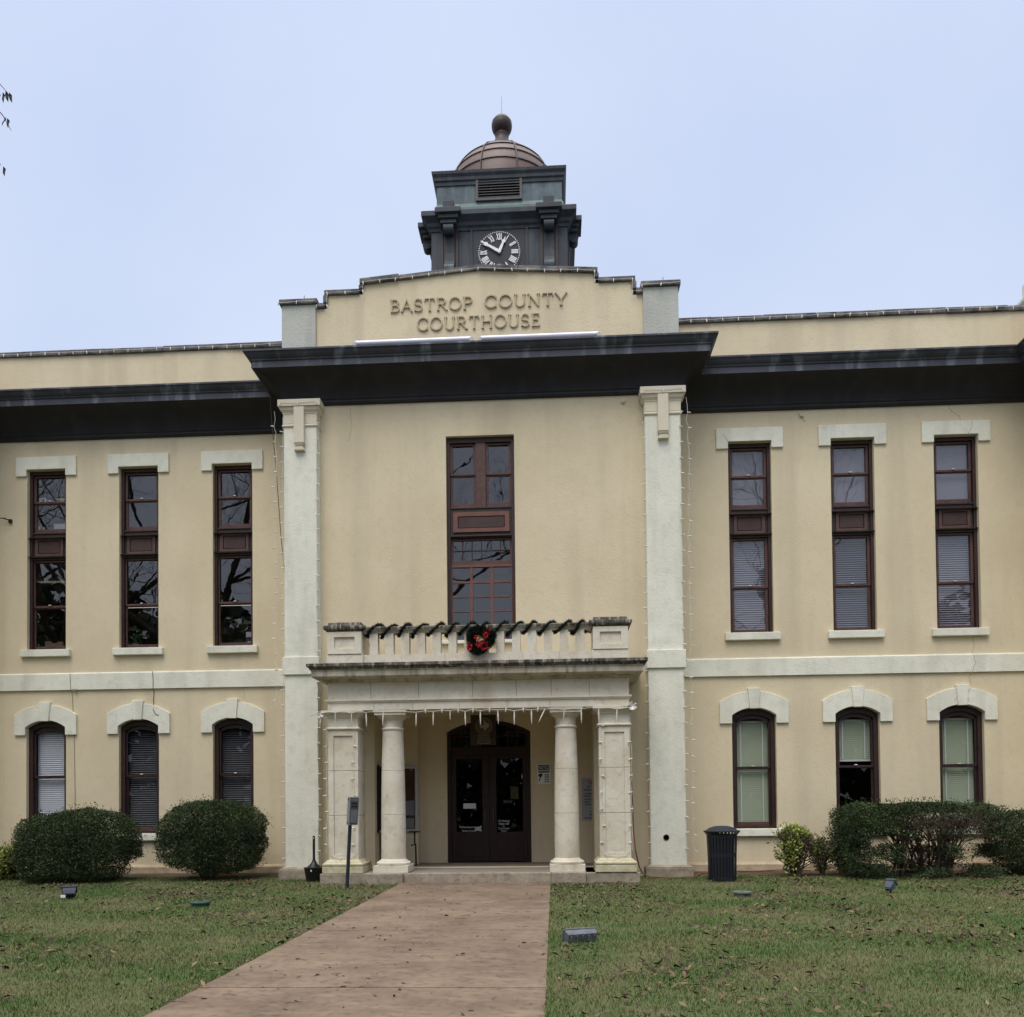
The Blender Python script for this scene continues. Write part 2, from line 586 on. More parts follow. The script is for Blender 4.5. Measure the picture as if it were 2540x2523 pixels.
# ------------------------------------------------------------------ ground
XC = -1.455
g = MB()
g.quad((-600, -600, 0), (600, -600, 0), (600, 900, 0), (-600, 900, 0))
tag(g.build('ground', GROUND, recalc=False), kind='structure')
g = MB()
PX0, PX1 = -2.93, -.08
ys = [-2.50, -5.5, -8.5, -11.55, -14.6, -17.6, -20.6, -24]
for a, b in zip(ys[:-1], ys[1:]):
    g.box(PX0, PX1, b + .014, a - .014, -.05, .022)
g.box(PX0 + .01, PX1 - .01, -24, -2.5, -.05, .012, 1)
tag(g.build('path', [PATH, JOINT], bevel=.004), kind='structure')
g = MB()
for x0, x1, y0 in ((-13.2, -5.7, -.95), (2.8, 10.3, -1.25)):
    n = 60
    for k in range(n):
        xa, xb = x0 + (x1 - x0) * k / n, x0 + (x1 - x0) * (k + 1) / n
        ya, yb = y0 + .10 * math.sin(xa * 5.1) + .05 * math.sin(xa * 13), y0 + .10 * math.sin(xb * 5.1) + .05 * math.sin(xb * 13)
        g.quad((xa, ya, .006), (xb, yb, .006), (xb, .2, .03), (xa, .2, .03))
tag(g.build('soil_bed', SOIL, recalc=False), kind='structure')

# ------------------------------------------------------------------ courthouse
CH = thing('courthouse', 'tan stucco courthouse with dark cornice, limestone porch and copper clock tower', 'courthouse', (XC, 0, 0))
YL, YR, YB = 0.0, -.29, -1.2
WC_L = [XC - 10.135, XC - 7.96, XC - 5.775]
WC_R = [XC + 5.775, XC + 7.96, XC + 10.135]
BX0, BX1 = -5.55, 2.66


def sheet(mb, x0, x1, z0, z1, y, holes, depth, m=0):
    xs = sorted({x0, x1} | {h[0] for h in holes} | {h[1] for h in holes})
    zs = sorted({z0, z1} | {h[2] for h in holes} | {h[3] for h in holes})
    for i in range(len(xs) - 1):
        for j in range(len(zs) - 1):
            cx, cz = (xs[i] + xs[i + 1]) / 2, (zs[j] + zs[j + 1]) / 2
            if any(h[0] < cx < h[1] and h[2] < cz < h[3] for h in holes):
                continue
            mb.quad((xs[i], y, zs[j]), (xs[i + 1], y, zs[j]), (xs[i + 1], y, zs[j + 1]), (xs[i], y, zs[j + 1]), m)
    for a, b, c, d in holes:
        mb.quad((a, y, c), (a, y + depth, c), (a, y + depth, d), (a, y, d), m)
        mb.quad((b, y + depth, c), (b, y, c), (b, y, d), (b, y + depth, d), m)
        mb.quad((a, y, d), (a, y + depth, d), (b, y + depth, d), (b, y, d), m)
        mb.quad((a, y + depth, c), (a, y, c), (b, y, c), (b, y + depth, c), m)


UP_HW, LO_HW = .46, .468
for cs, y, x0, x1 in ((WC_L, YL, -13.25, BX0), (WC_R, YR, BX1, 10.33)):
    w = MB()
    holes = [(c - UP_HW, c + UP_HW, 5.15, 9.315) for c in cs] + [(c - LO_HW, c + LO_HW, .925, 3.525) for c in cs]
    sheet(w, x0, x1, -.1, 11.96, y, holes, .24)
    w.box(x0, x1, y + .3, y + .45, 10.6, 11.95)
    w.build('wall', STUCCO, CH, recalc=False)
    b = MB()
    # band course with joint slits
    xs = [x0 + .0] + [x0 + (x1 - x0) * q for q in (.22, .49, .74)] + [x1]
    b.sweep([(x0 + .01, y), (x1 - .01, y)], [(0, 4.215), (.05, 4.215), (.05, 4.575), (.035, 4.60), (0, 4.61)])
    b.build('band_course', TRIM, CH)
    b = MB()
    b.sweep([(x0 + .01, y), (x1 - .01, y)], [(0, -.1), (.075, -.1), (.075, .16), (.03, .205), (0, .215)])
    b.build('plinth', M('stained_plinth', (.52, .43, .30), (.40, .31, .21), scale=3, bump=.4, bscale=18, streak=(.25, .2, .14), sk=.6, skscale=(3, 3, 3)), CH)
    # coping in separate stones
    b = MB()
    x = x0
    while x < x1 - .05:
        xe = min(x1, x + random.uniform(.75, 1.5))
        dz = random.uniform(-.012, .012)
        b.box(x + .004, xe - .004, y - .055 + random.uniform(-.012, .012), y + .5, 11.955 + dz * .5, 12.07 + dz)
        x = xe
    b.build('coping', COPING, CH, bevel=.012)

# pavilions beyond the frame: they carry the cornice round the corner
for sx, xw, y in ((1, 10.33, YR), (-1, -13.25, YL)):
    w = MB()
    xf = xw + sx * 6.5
    yf = y - 1.45
    for a in ((xw, yf, xf, yf), (xw, y, xw, yf), (xf, yf, xf, 14)):
        w.quad((a[0], a[1], -.1), (a[2], a[3], -.1), (a[2], a[3], 12.0), (a[0], a[1], 12.0))
    w.build('wall', STUCCO, CH, recalc=False)
w = MB()
w.box(10.47, 11.1, -.42, .3, 11.9, 12.85)
w.rectlathe(10.785, -.06, [(.0, 12.30), (.09, 12.38), (.09, 12.46), (.0, 12.52)], 0, .335, .36)
w.build('parapet_post', TRIM, CH, bevel=.01)
w = MB()
w.box(BX0, BX1, 1.5, 14, 10.75, 10.95)
w.box(-19.6, BX0, .46, 14, 10.75, 10.95)
w.box(BX1, 16.6, .2, 14, 10.75, 10.95)
w.box(BX0, BX1, -.9, 1.5, 10.75, 10.9)
w.quad((-19.75, 14, -.1), (16.83, 14, -.1), (16.83, 14, 12), (-19.75, 14, 12))
w.build('roof', M('roofing', (.12, .12, .12)), CH)

# bay wall and its sides, alcove walls
CW = (-2.185, -.75, 4.93, 9.24)
AL = (-3.74, .83, .2, 3.47)
w = MB()
sheet(w, BX0, BX1, -.1, 10.9, YB, [CW, AL], .26)
for x, ye in ((BX0, .05), (BX1, YR + .05)):
    w.quad((x, YB, -.1), (x, ye, -.1), (x, ye, 10.9), (x, YB, 10.9))
AB, AD = -.2, .2                       # alcove back wall, door wall
RX0, RX1 = -3.0, .09                   # deeper door recess
for x in (AL[0], AL[1]):
    w.quad((x, YB + .26, .2), (x, AB, .2), (x, AB, 3.47), (x, YB + .26, 3.47))
w.quad((AL[0], AB, .2), (RX0, AB, .2), (RX0, AB, 3.47), (AL[0], AB, 3.47))
w.quad((RX1, AB, .2), (AL[1], AB, .2), (AL[1], AB, 3.47), (RX1, AB, 3.47))
for x in (RX0, RX1):
    w.quad((x, AB, .2), (x, AD, .2), (x, AD, 3.47), (x, AB, 3.47))
DX0, DX1 = -2.40, -.515
da = chord_arc((DX1 - DX0) / 2, 3.14, 3.40, 20, (DX0 + DX1) / 2)
w.quad((RX0, AD, .2), (DX0, AD, .2), (DX0, AD, 3.47), (RX0, AD, 3.47))
w.quad((DX1, AD, .2), (RX1, AD, .2), (RX1, AD, 3.47), (DX1, AD, 3.47))
for p, q in zip(da[:-1], da[1:]):
    w.quad((p[0], AD, p[1]), (q[0], AD, q[1]), (q[0], AD, 3.47), (p[0], AD, 3.47))
    w.quad((p[0], AD, p[1]), (q[0], AD, q[1]), (q[0], AD + .2, q[1]), (p[0], AD + .2, p[1]))
for x in (DX0, DX1):
    w.quad((x, AD, .2), (x, AD + .2, .2), (x, AD + .2, 3.14), (x, AD, 3.14))
w.quad((AL[0], YB + .26, 3.465), (AL[1], YB + .26, 3.465), (AL[1], AD + .1, 3.465), (AL[0], AD + .1, 3.465))
w.build('wall', STUCCO, CH, recalc=False)

# gable parapet
GP = [(-5.0, 12.06), (XC - 3.235, 12.06), (XC - 3.235, 12.335), (XC - 2.47, 12.335), (XC - 2.47, 12.53), (XC - .05, 12.735),
      (XC + .05, 12.735), (XC + 2.43, 12.57), (XC + 2.43, 12.365), (XC + 3.21, 12.365), (XC + 3.21, 12.09), (2.05, 12.09)]
w = MB()
w.prism(GP + [(2.05, 10.85), (-5.0, 10.85)], YB, YB + .4)
w.build('gable_parapet', STUCCO, CH)
w = MB()
CT = .105
def cop(xa, za, xb, zb, y=YB, ov=.06, t=CT):
    n = max(1, int(abs(xb - xa) / .8 + .5))
    for k in range(n):
        a, b = k / n, (k + 1) / n
        x0, x1 = xa + (xb - xa) * a + .004, xa + (xb - xa) * b - .004
        z0, z1 = za + (zb - za) * a, za + (zb - za) * b
        j = random.uniform(-.012, .012)
        w.prism([(x0, z0), (x1, z1), (x1, z1 + t + j), (x0, z0 + t + j)], y - ov + random.uniform(-.012, .01), YB + .45)
cop(-4.92, 12.06, XC - 3.235 - .05, 12.06)
cop(XC - 3.295, 12.335, XC - 2.475 - .06, 12.335)
cop(XC - 2.53, 12.53, XC - .0, 12.735)
cop(XC + .0, 12.735, XC + 2.49, 12.57)
cop(XC + 2.495, 12.365, XC + 3.27, 12.365)
cop(XC + 3.275, 12.09, 1.97, 12.09)
for x, z0, z1 in ((XC - 3.265, 12.168, 12.335), (XC - 2.50, 12.442, 12.53), (XC + 2.46, 12.472, 12.57), (XC + 3.24, 12.198, 12.365)):
    w.box(x - .05, x + .05, YB - .045, YB + .3, z0, z1 - .002)
w.build('coping', COPING, CH, bevel=.012)
for x0, x1, zt in ((-5.655, -4.925, 12.13), (1.962, 2.69, 12.20)):
    w = MB()
    w.box(x0, x1, YB - .06, YB + .62, 10.85, zt)
    o = w.build('parapet_post', M('grey_rough_stucco', (.47, .48, .43), (.40, .41, .36), scale=2, bump=.4, bscale=24, streak=(.30, .30, .26), sk=.6), CH, bevel=.01)
    w = MB()
    w.box(x0 - .045, x1 + .045, YB - .11, YB + .67, zt + .002, zt + .11)
    w.build('cap', COPING, o, bevel=.015)
    w = MB()
    xm = x0 + .44
    w.tube([(xm, YB + .1, zt + .1), (xm, YB + .1, zt + .30)], .007, 5)
    w.build('rod', WIRED, o)

# sign letters: a pen-stroke roman alphabet with small serifs
def glyph(ch):
    S = []
    sf = lambda x, z, h=.09: S.append([(x - h, z), (x + h, z)])
    if ch == 'A':
        S += [[(.04, 0), (.44, 1)], [(.44, 1), (.84, 0)], [(.18, .34), (.70, .34)]]; sf(.04, .02); sf(.84, .02); return S, .88
    if ch == 'B':
        S += [[(.12, 0), (.12, 1)], [(.0, .98), (.38, .98)] + arc(.40, .755, .24, .225, 90, -90, 10) + [(.12, .53)],
              [(.38, .53)] + arc(.42, .275, .28, .255, 90, -90, 10) + [(0, .02)]]; return S, .74
    if ch == 'S':
        S += [arc(.34, .74, .28, .24, 30, 270, 14) + arc(.36, .26, .30, .24, 90, -150, 14), [(.60, .98), (.60, .74)], [(.05, .30), (.05, .02)]]; return S, .70
    if ch == 'T':
        S += [[(.42, 0), (.42, .98)], [(.02, .98), (.82, .98)], [(.03, 1), (.03, .78)], [(.81, 1), (.81, .78)]]; sf(.42, .02, .11); return S, .84
    if ch == 'R':
        S += [[(.12, 0), (.12, 1)], [(.0, .98), (.42, .98)] + arc(.44, .74, .25, .24, 90, -90, 10) + [(.12, .5)], [(.40, .5), (.80, .0)]]; sf(.12, .02, .11); sf(.83, .02, .08); return S, .86
    if ch == 'O':
        S += [arc(.5, .5, .47, .49, 0, 360, 32)]; return S, 1.0
    if ch == 'P':
        S += [[(.12, 0), (.12, 1)], [(0, .98), (.42, .98)] + arc(.44, .73, .26, .25, 90, -90, 10) + [(.12, .48)]]; sf(.12, .02, .12); return S, .74
    if ch == 'C':
        S += [arc(.5, .5, .47, .49, 42, 318, 26), [(.86, .98), (.86, .72)], [(.86, .28), (.86, .04)]]; return S, .92
    if ch == 'U':
        S += [[(.12, 1), (.12, .38)] + arc(.44, .36, .32, .35, 180, 360, 14) + [(.76, 1)]]; sf(.12, .98, .12); sf(.76, .98, .12); return S, .88
    if ch == 'N':
        S += [[(.12, 0), (.12, 1)], [(.10, 1), (.80, 0)], [(.80, 0), (.80, 1)]]; sf(.06, .98, .1); sf(.12, .02, .12); sf(.80, .98, .12); return S, .92
    if ch == 'Y':
        S += [[(.04, 1), (.43, .45)], [(.82, 1), (.43, .45)], [(.43, .46), (.43, 0)]]; sf(.05, .98, .1); sf(.81, .98, .1); sf(.43, .02, .12); return S, .86
    if ch == 'H':
        S += [[(.12, 0), (.12, 1)], [(.80, 0), (.80, 1)], [(.12, .52), (.80, .52)]]
        for x in (.12, .80): sf(x, .02, .11); sf(x, .98, .11)
        return S, .92
    if ch == 'E':
        S += [[(.12, 0), (.12, 1)], [(0, .98), (.62, .98)], [(.12, .52), (.5, .52)], [(0, .02), (.66, .02)], [(.61, 1), (.61, .8)], [(.65, 0), (.65, .2)], [(.5, .62), (.5, .42)]]
        return S, .72
    return S, .5


w = MB()
GAP = .17
for word, x0, x1, z0, h in (('BASTROP', -3.33, -1.60, 11.915, .262), ('COUNTY', -1.335, .385, 11.925, .262), ('COURTHOUSE', -2.765, -.175, 11.497, .268)):
    tot = sum(glyph(c)[1] for c in word) + GAP * (len(word) - 1)
    kx = (x1 - x0) / tot
    x = x0
    for c in word:
        S_, wd = glyph(c)
        for i, st in enumerate(S_):
            w.stroke([(x + p[0] * kx, z0 + p[1] * h) for p in st], (.025 if len(st) != 2 or abs(st[0][1] - st[1][1]) > .3 else .018), YB - .035 + .0007 * (i % 5), YB + .002)
        x += (wd + GAP) * kx
w.build('sign_letters', M('shaded_letter_tan', (.47, .40, .27), (.41, .345, .23), scale=4), CH)  # wall tan darkened to stand in for shadow on the raised letters

# hairline cracks in the stucco
CRACK = M('crack', (.24, .20, .14))
for pts in ([(8.55, YR, 9.95), (8.62, YR, 9.83), (8.78, YR, 9.72), (8.80, YR, 9.63)], [(9.02, YR - .045, 9.6), (9.0, YR - .045, 9.45), (8.93, YR - .045, 9.32)],
            [(3.75, YR - .045, 9.48), (3.83, YR - .045, 9.38), (3.85, YR - .045, 9.31)], [(8.95, YR, 4.95), (8.98, YR, 4.8), (8.93, YR, 4.62)], [(8.93, YR - .05, 4.58), (8.97, YR - .05, 4.4), (8.90, YR - .05, 4.22)],
            [(8.90, YR, 4.2), (8.86, YR, 4.05), (8.9, YR, 3.95)], [(8.87, YR - .05, 3.88), (8.78, YR - .05, 3.72), (8.82, YR - .05, 3.58)], [(8.6, YR - .05, 3.74), (8.52, YR - .05, 3.6)],
            [(-4.2, YB, 9.9), (-4.18, YB, 9.5), (-4.25, YB, 9.2)], [(-7.0, YL, 4.2), (-6.96, YL, 4.05), (-6.98, YL, 3.95)]):
    w = MB()
    q = []
    for a, b in zip(pts[:-1], pts[1:]):
        for k in range(4):
            t = k / 4
            q.append((a[0] + (b[0] - a[0]) * t + random.uniform(-.012, .012), a[1] - .001, a[2] + (b[2] - a[2]) * t))
    q.append((pts[-1][0], pts[-1][1] - .001, pts[-1][2]))
    w.tube(q, .0035, 4)
    w.build('crack', CRACK, CH)

# main cornice
PATHC = [(-19.8, YL - 1.45), (-13.25, YL - 1.45), (-13.25, YL), (BX0, YL), (BX0, YB), (BX1, YB), (BX1, YR), (10.33, YR), (10.33, YR - 1.45), (16.9, YR - 1.45)]
prof = [(0.0, 9.975), (.05, 9.98), (.07, 10.02), (.07, 10.055), (.095, 10.075), (.11, 10.12)]
for k in range(1, 9):
    t = k / 8
    prof.append((.11 + .44 * (1 - math.cos(t * PI / 2)) * .55 + .44 * t * .45, 10.12 + .42 * math.sin(t * PI / 2) * .55 + .42 * t * .45))
n_dark = len(prof) - 1
prof += [(.575, 10.535), (.575, 10.66), (.60, 10.675), (.605, 10.70), (.63, 10.715), (.66, 10.75), (.69, 10.81), (.71, 10.815), (.71, 10.85), (0, 10.87)]
w = MB()
w.sweep(PATHC, prof, mats=[0] * n_dark + [1] * (len(prof) - 1 - n_dark))
w.build('cornice', [CORN, CROWN], CH)

# pilasters
for x0, x1 in ((-5.56, -4.858), (1.945, 2.668)):
    xm = (x0 + x1) / 2
    hw = (x1 - x0) / 2
    yf = -1.45
    w = MB()
    w.box(x0, x1, yf, YB + .1, .2, 9.72)
    o = w.build('pilaster', TRIM, CH, bevel=.012)
    w = MB()
    w.box(x0 - .035, x1 + .035, yf - .04, YB + .1, 4.23, 4.605)
    w.build('belt', TRIM, o, bevel=.012)
    w = MB()
    w.box(x0 - .115, x1 + .115, yf - .11, YB + .08, -.1, .20)
    w.rectlathe(xm, yf + .1, [(.115, .202), (.06, .235), (.03, .25)], 0, hw, .1)
    w.build('base', BASE, o, bevel=.02)
    w = MB()
    w.box(x0 - .10, x1 + .10, yf - .10, YB + .05, 9.83, 9.975)
    w.rectlathe(xm, yf + .1, [(.015, 9.695), (.02, 9.725), (.055, 9.77), (.075, 9.828)], 0, hw, .1)
    w.rectlathe(xm, yf + .1, [(.0, 9.415), (.022, 9.43), (.03, 9.452), (.022, 9.474), (.0, 9.49)], 0, hw, .1)
    w.box(x0 - .008, x1 + .008, yf - .008, YB + .05, 9.49, 9.70)
    w.box(xm - .108, xm + .108, yf - .105, yf + .02, 9.05, 9.815)
    w.prism([(xm - .108, 9.035), (xm + .108, 9.035), (xm + .075, 9.012), (xm - .075, 9.012)], yf - .10, yf + .02)
    w.prism([(xm - .07, 9.01), (xm + .07, 9.01), (xm + .10, 8.93), (xm - .10, 8.93)], yf - .08, yf + .02)
    w.box(xm - .108, xm + .108, yf - .09, yf + .02, 8.905, 8.93)
    w.build('capital', CAPMAT, o, bevel=.01)


# ------------------------------------------------------------------ windows
def blind(mb, x0, x1, z0, z1, y, pitch=.05, tilt=.7, m=0, wdt=.048):
    z = z0
    while z < z1:
        dy, dz = wdt / 2 * math.cos(tilt), wdt / 2 * math.sin(tilt)
        mb.quad((x0, y - dy, z - dz), (x1, y - dy, z - dz), (x1, y + dy, z + dz), (x0, y + dy, z + dz), m)
        z += pitch


def pane(o, rects, y, mat=None, name='pane'):
    for (a, b, c, d) in rects:
        p = MB()
        p.quad((a, y, c), (b, y, c), (b, y, d), (a, y, d))
        p.build(name, mat or GLASS, o, recalc=False)


def upper_window(c, y, style):
    w = MB()
    L = lambda x: c + x
    w.box(L(-.46), L(-.395), y + .09, y + .235, 5.15, 9.315)
    w.box(L(.395), L(.46), y + .09, y + .235, 5.15, 9.315)
    w.box(L(-.395), L(.395), y + .09, y + .235, 9.235, 9.315)
    w.box(L(-.395), L(.395), y + .125, y + .235, 7.265, 7.89)
    w.box(L(-.395), L(.395), y + .10, y + .235, 7.86, 7.892)
    w.box(L(-.395), L(.395), y + .10, y + .235, 7.255, 7.285)
    w.box(L(-.395), L(.395), y + .10, y + .235, 5.15, 5.19)
    # sashes
    for (za, zb, yy) in ((8.585, 9.232, .145), (7.895, 8.60, .17)):
        for s in (-1, 1):
            w.box(L(s * .392), L(s * .335), y + yy, y + yy + .035, za, zb, 1)
        w.box(L(-.335), L(.335), y + yy, y + yy + .035, zb - (.045 if yy < .15 else .04), zb, 1)
        w.box(L(-.335), L(.335), y + yy + .001, y + yy + .035, za, za + (.045 if yy < .15 else .10), 1)
    st = .36 if style == 'left' else .335
    for (za, zb, yy) in ((6.155, 7.252, .145), (5.192, 6.175, .17)):
        for s in (-1, 1):
            w.box(L(s * .392), L(s * st), y + yy, y + yy + .035, za, zb, 1)
        w.box(L(-st), L(st), y + yy, y + yy + .035, zb - .045, zb, 1)
        w.box(L(-st), L(st), y + yy + .001, y + yy + .035, za, za + (.045 if yy < .15 else .07), 1)
    w.box(L(-.03), L(.03), y + .12, y + .15, 8.63, 8.645, 2)      # sash lock
    w.box(L(-.03), L(.03), y + .12, y + .15, 6.20, 6.215, 2)
    o = w.build('window', [MAROON, REDWOOD, WHITE], CH, bevel=.004)
    p = MB()
    ring_o = [(L(-.335), 7.335), (L(.335), 7.335), (L(.335), 7.765), (L(-.335), 7.765)]
    ring_i = [(L(-.265), 7.40), (L(.265), 7.40), (L(.265), 7.70), (L(-.265), 7.70)]
    p.strip(ring_i, ring_o, y + .095, y + .126, 0, True)
    p.box(L(-.25), L(.25), y + .102, y + .126, 7.412, 7.688, 1)
    p.build('panel', [REDWOOD, BROWNP], o, bevel=.006)
    p = MB()
    p.prism([(L(-.715), 9.165), (L(-.462), 9.165), (L(-.462), 9.317), (L(.462), 9.317), (L(.462), 9.165), (L(.715), 9.165), (L(.715), 9.61), (L(-.715), 9.61)], y - .045, y + .002)
    p.build('lintel', TRIM, o, bevel=.008)
    p = MB()
    p.box(L(-.585), L(.585), y - .085, y + .1, 4.985, 5.148)
    p.build('sill', TRIM, o, bevel=.012)
    pane(o, [(L(-.345), L(.345), 8.62, 9.20), (L(-.345), L(.345), 7.98, 8.57), (L(-st - .01), L(st + .01), 6.19, 7.22), (L(-st - .01), L(st + .01), 5.25, 6.14)], y + .188)
    if style == 'right':
        i = WC_R.index(c)
        if i > 0:
            p = MB(); p.quad((L(-.39), y + .26, 7.9), (L(.39), y + .26, 7.9), (L(.39), y + .26, 9.25), (L(-.39), y + .26, 9.25))
            p.build('roller_shade', SHADE, o, recalc=False)
        else:
            p = MB(); p.quad((L(-.39), y + .30, 7.9), (L(.39), y + .30, 7.9), (L(.39), y + .30, 9.25), (L(-.39), y + .30, 9.25))
            p.build('roller_shade', SHADE, o, recalc=False)
        p = MB()
        blind(p, L(-.39), L(.39), 5.2, 7.25, y + .27, .048, .95 if i != 1 else .55)
        p.build('blind', BL_LAV, o, recalc=False)
    return o


def lower_window(c, y, style):
    L = lambda x: c + x
    w = MB()
    n = 16
    ai = chord_arc(LO_HW - .002, 3.365, 3.523, n, c)
    aj = chord_arc(.375, 3.28, 3.395, n, c)
    w.strip(aj, ai, y + .09, y + .235)
    w.box(L(-.466), L(-.375), y + .09, y + .235, .927, 3.30)
    w.box(L(.375), L(.466), y + .09, y + .235, .927, 3.30)
    w.prism([(L(-.466), 3.30), (L(-.375), 3.30), (L(-.375), 3.28), (L(-.466), 3.365)], y + .092, y + .235)
    w.prism([(L(.466), 3.30), (L(.466), 3.365), (L(.375), 3.28), (L(.375), 3.30)], y + .092, y + .235)
    w.box(L(-.375), L(.375), y + .10, y + .235, .927, .985)
    for (za, zb, yy) in ((2.215, 3.30, .14), (.985, 2.25, .175)):
        for s in (-1, 1):
            w.box(L(s * .375), L(s * .335), y + yy, y + yy + .034, za, zb, 0)
        w.box(L(-.335), L(.335), y + yy, y + yy + .034, za, za + (.05 if yy < .15 else .085), 1 if yy > .15 else 0)
    ak = chord_arc(.345, 3.22, 3.30, n, c)
    w.strip(ak, aj, y + .14, y + .174)
    w.box(L(-.335), L(.335), y + .175, y + .209, 2.20, 2.25, 0)
    w.box(L(-.03), L(.03), y + .11, y + .145, 2.268, 2.285, 2)
    o = w.build('window', [MAROON, REDWOOD, WHITE], CH, bevel=.003)
    # arched surround
    p = MB()
    ao = chord_arc(.73, 3.655, 3.885, n, c)
    ai2 = chord_arc(LO_HW + .002, 3.365, 3.527, n, c)
    p.strip([(L(-.47), 3.19)] + ai2 + [(L(.47), 3.19)], [(L(-.73), 3.19)] + ao + [(L(.73), 3.19)], y - .05, y + .002)
    # soffit of the arch (fills the corners of the opening)
    p.strip(ai2, [(q[0], 3.54) for q in ai2], y + .001, y + .235, 0)
    p.build('lintel', TRIM, o, bevel=.008)
    p = MB()
    p.prism([(L(-.092), 3.505), (L(.092), 3.505), (L(.135), 3.945), (L(-.135), 3.945)], y - .08, y + .05)
    p.build('keystone', TRIM, o, bevel=.008)
    p = MB()
    p.box(L(-.585), L(.585), y - .085, y + .1, .765, .923)
    p.build('sill', TRIM, o, bevel=.012)
    top = [(q[0], q[1]) for q in chord_arc(.345, 3.22, 3.30, n, c)]
    p = MB()
    p.face([p.vert((q[0], y + .157, q[1])) for q in [(L(-.345), 2.26), (L(.345), 2.26)] + top[::-1]])
    p.build('pane', GLASSB, o, recalc=False)
    pane(o, [(L(-.34), L(.34), 1.06, 2.21)], y + .192, GLASSB)
    p = MB()
    bx0, bx1 = L(-.36), L(.36)
    if style == 'white':
        blind(p, bx0, bx1, 1.0, 3.31, y + .27, .048, 1.05, 0)
        p.build('blind', BL_WHITE, o, recalc=False)
    elif style == 'dark':
        blind(p, bx0, bx1, 1.0, 3.31, y + .27, .05, .62, 0, .040)
        p.build('blind', BL_GREY, o, recalc=False)
    else:
        zb = 1.0 if style == 'green' else 2.40
        blind(p, bx0, bx1, zb, 3.24, y + .27, .042, 1.1, 0)
        for s in (-1, 1):
            p.quad((L(s * .235 - .014), y + .241, zb), (L(s * .235 + .014), y + .241, zb), (L(s * .235 + .014), y + .241, 3.22), (L(s * .235 - .014), y + .241, 3.22), 1)
        p.box(bx0, bx1, y + .25, y + .29, 3.22, 3.27, 1)
        if style == 'half':
            p.box(bx0, bx1, y + .25, y + .29, 2.355, 2.385, 1)
        p.build('blind', [BL_GREEN, BL_TAPE], o, recalc=False)
    return o


for c in WC_L: upper_window(c, YL, 'left')
for c in WC_R: upper_window(c, YR, 'right')
for c, st in zip(WC_L, ('white', 'dark', 'dark')): lower_window(c, YL, st)
for c, st in zip(WC_R, ('green', 'half', 'green')): lower_window(c, YR, st)

# tall window over the porch
w = MB()
y = YB
x0, x1, z0, z1 = CW
w.box(x0, x0 + .07, y + .09, y + .25, z0, z1); w.box(x1 - .07, x1, y + .09, y + .25, z0, z1)
w.box(x0 + .07, x1 - .07, y + .09, y + .25, 9.13, z1)
w.box(XC - .115, XC + .095, y + .10, y + .25, 7.76, 9.13, 1)
w.box(x0 + .07, x1 - .07, y + .12, y + .25, 7.12, 7.76)
w.box(x0 + .07, x1 - .07, y + .10, y + .25, 7.735, 7.762)
w.box(x0 + .07, x1 - .07, y + .08, y + .25, 7.14, 7.165)
for xa, xb in ((x0 + .07, XC - .115), (XC + .095, x1 - .07)):
    for za, zb, yy in ((8.455, 9.128, .14), (7.764, 8.47, .165)):
        w.box(xa, xa + .055, y + yy, y + yy + .035, za, zb, 1)
        w.box(xb - .055, xb, y + yy, y + yy + .035, za, zb, 1)
        w.box(xa + .055, xb - .055, y + yy, y + yy + .035, zb - .045, zb, 1)
        w.box(xa + .055, xb - .055, y + yy + .001, y + yy + .035, za, za + (.045 if yy < .15 else .10), 1)
# transom grid, then the three-light casement
gx0, gx1 = x0 + .07, x1 - .07
w.box(gx0, gx0 + .045, y + .17, y + .2, 6.63, 7.12, 1); w.box(gx1 - .045, gx1, y + .17, y + .2, 6.63, 7.12, 1)
w.box(gx0 + .045, gx1 - .045, y + .17, y + .2, 7.075, 7.12, 1)
for k in range(1, 6):
    xm = gx0 + .045 + (gx1 - gx0 - .09) * k / 6
    w.box(xm - .008, xm + .008, y + .175, y + .195, 6.64, 7.08)
w.box(gx0 + .045, gx1 - .045, y + .177, y + .193, 6.855, 6.872)
w.box(gx0, gx1, y + .15, y + .25, 6.55, 6.638, 1)
w.box(gx0, gx1, y + .13, y + .25, 6.50, 6.548, 2)
ww = (gx1 - gx0)
for k in range(4):
    xm = gx0 + ww * k / 3
    wd = .03 if k in (0, 3) else .03
    w.box(max(gx0, xm - wd), min(gx1, xm + wd), y + .14, y + .19, 4.95, 6.50, 2)
for z in (6.185, 5.872, 5.565, 5.255):
    t = .022 if z > 6.1 else .012
    w.box(gx0, gx1, y + .145, y + .185, z - t, z + t, 2)
w.box(gx0, gx1, y + .14, y + .2, 4.93, 4.985, 2)
o = w.build('window', [MAROON, REDWOOD, MUNTIN], CH, bevel=.003)
p = MB()
p.strip([(XC - .50, 7.315), (XC + .49, 7.315), (XC + .49, 7.565), (XC - .50, 7.565)], [(XC - .60, 7.23), (XC + .59, 7.23), (XC + .59, 7.655), (XC - .60, 7.655)], y + .085, y + .121, 0, True)
p.box(XC - .485, XC + .475, y + .095, y + .121, 7.325, 7.553, 1)
p.build('panel', [MUNTIN, BROWNP], o, bevel=.006)
p = MB()
p.box(x0 - .13, x1 + .08, y - .07, y + .1, 4.855, 4.925)
p.build('sill', TRIM, o, bevel=.008)
pane(o, [(x0 + .1, XC - .15, 8.48, 9.10), (XC + .13, x1 - .1, 8.48, 9.10), (x0 + .1, XC - .15, 7.84, 8.46), (XC + .13, x1 - .1, 7.84, 8.46)], y + .182)
pane(o, [(gx0 + .04, gx1 - .04, 6.64, 7.08)], y + .2)
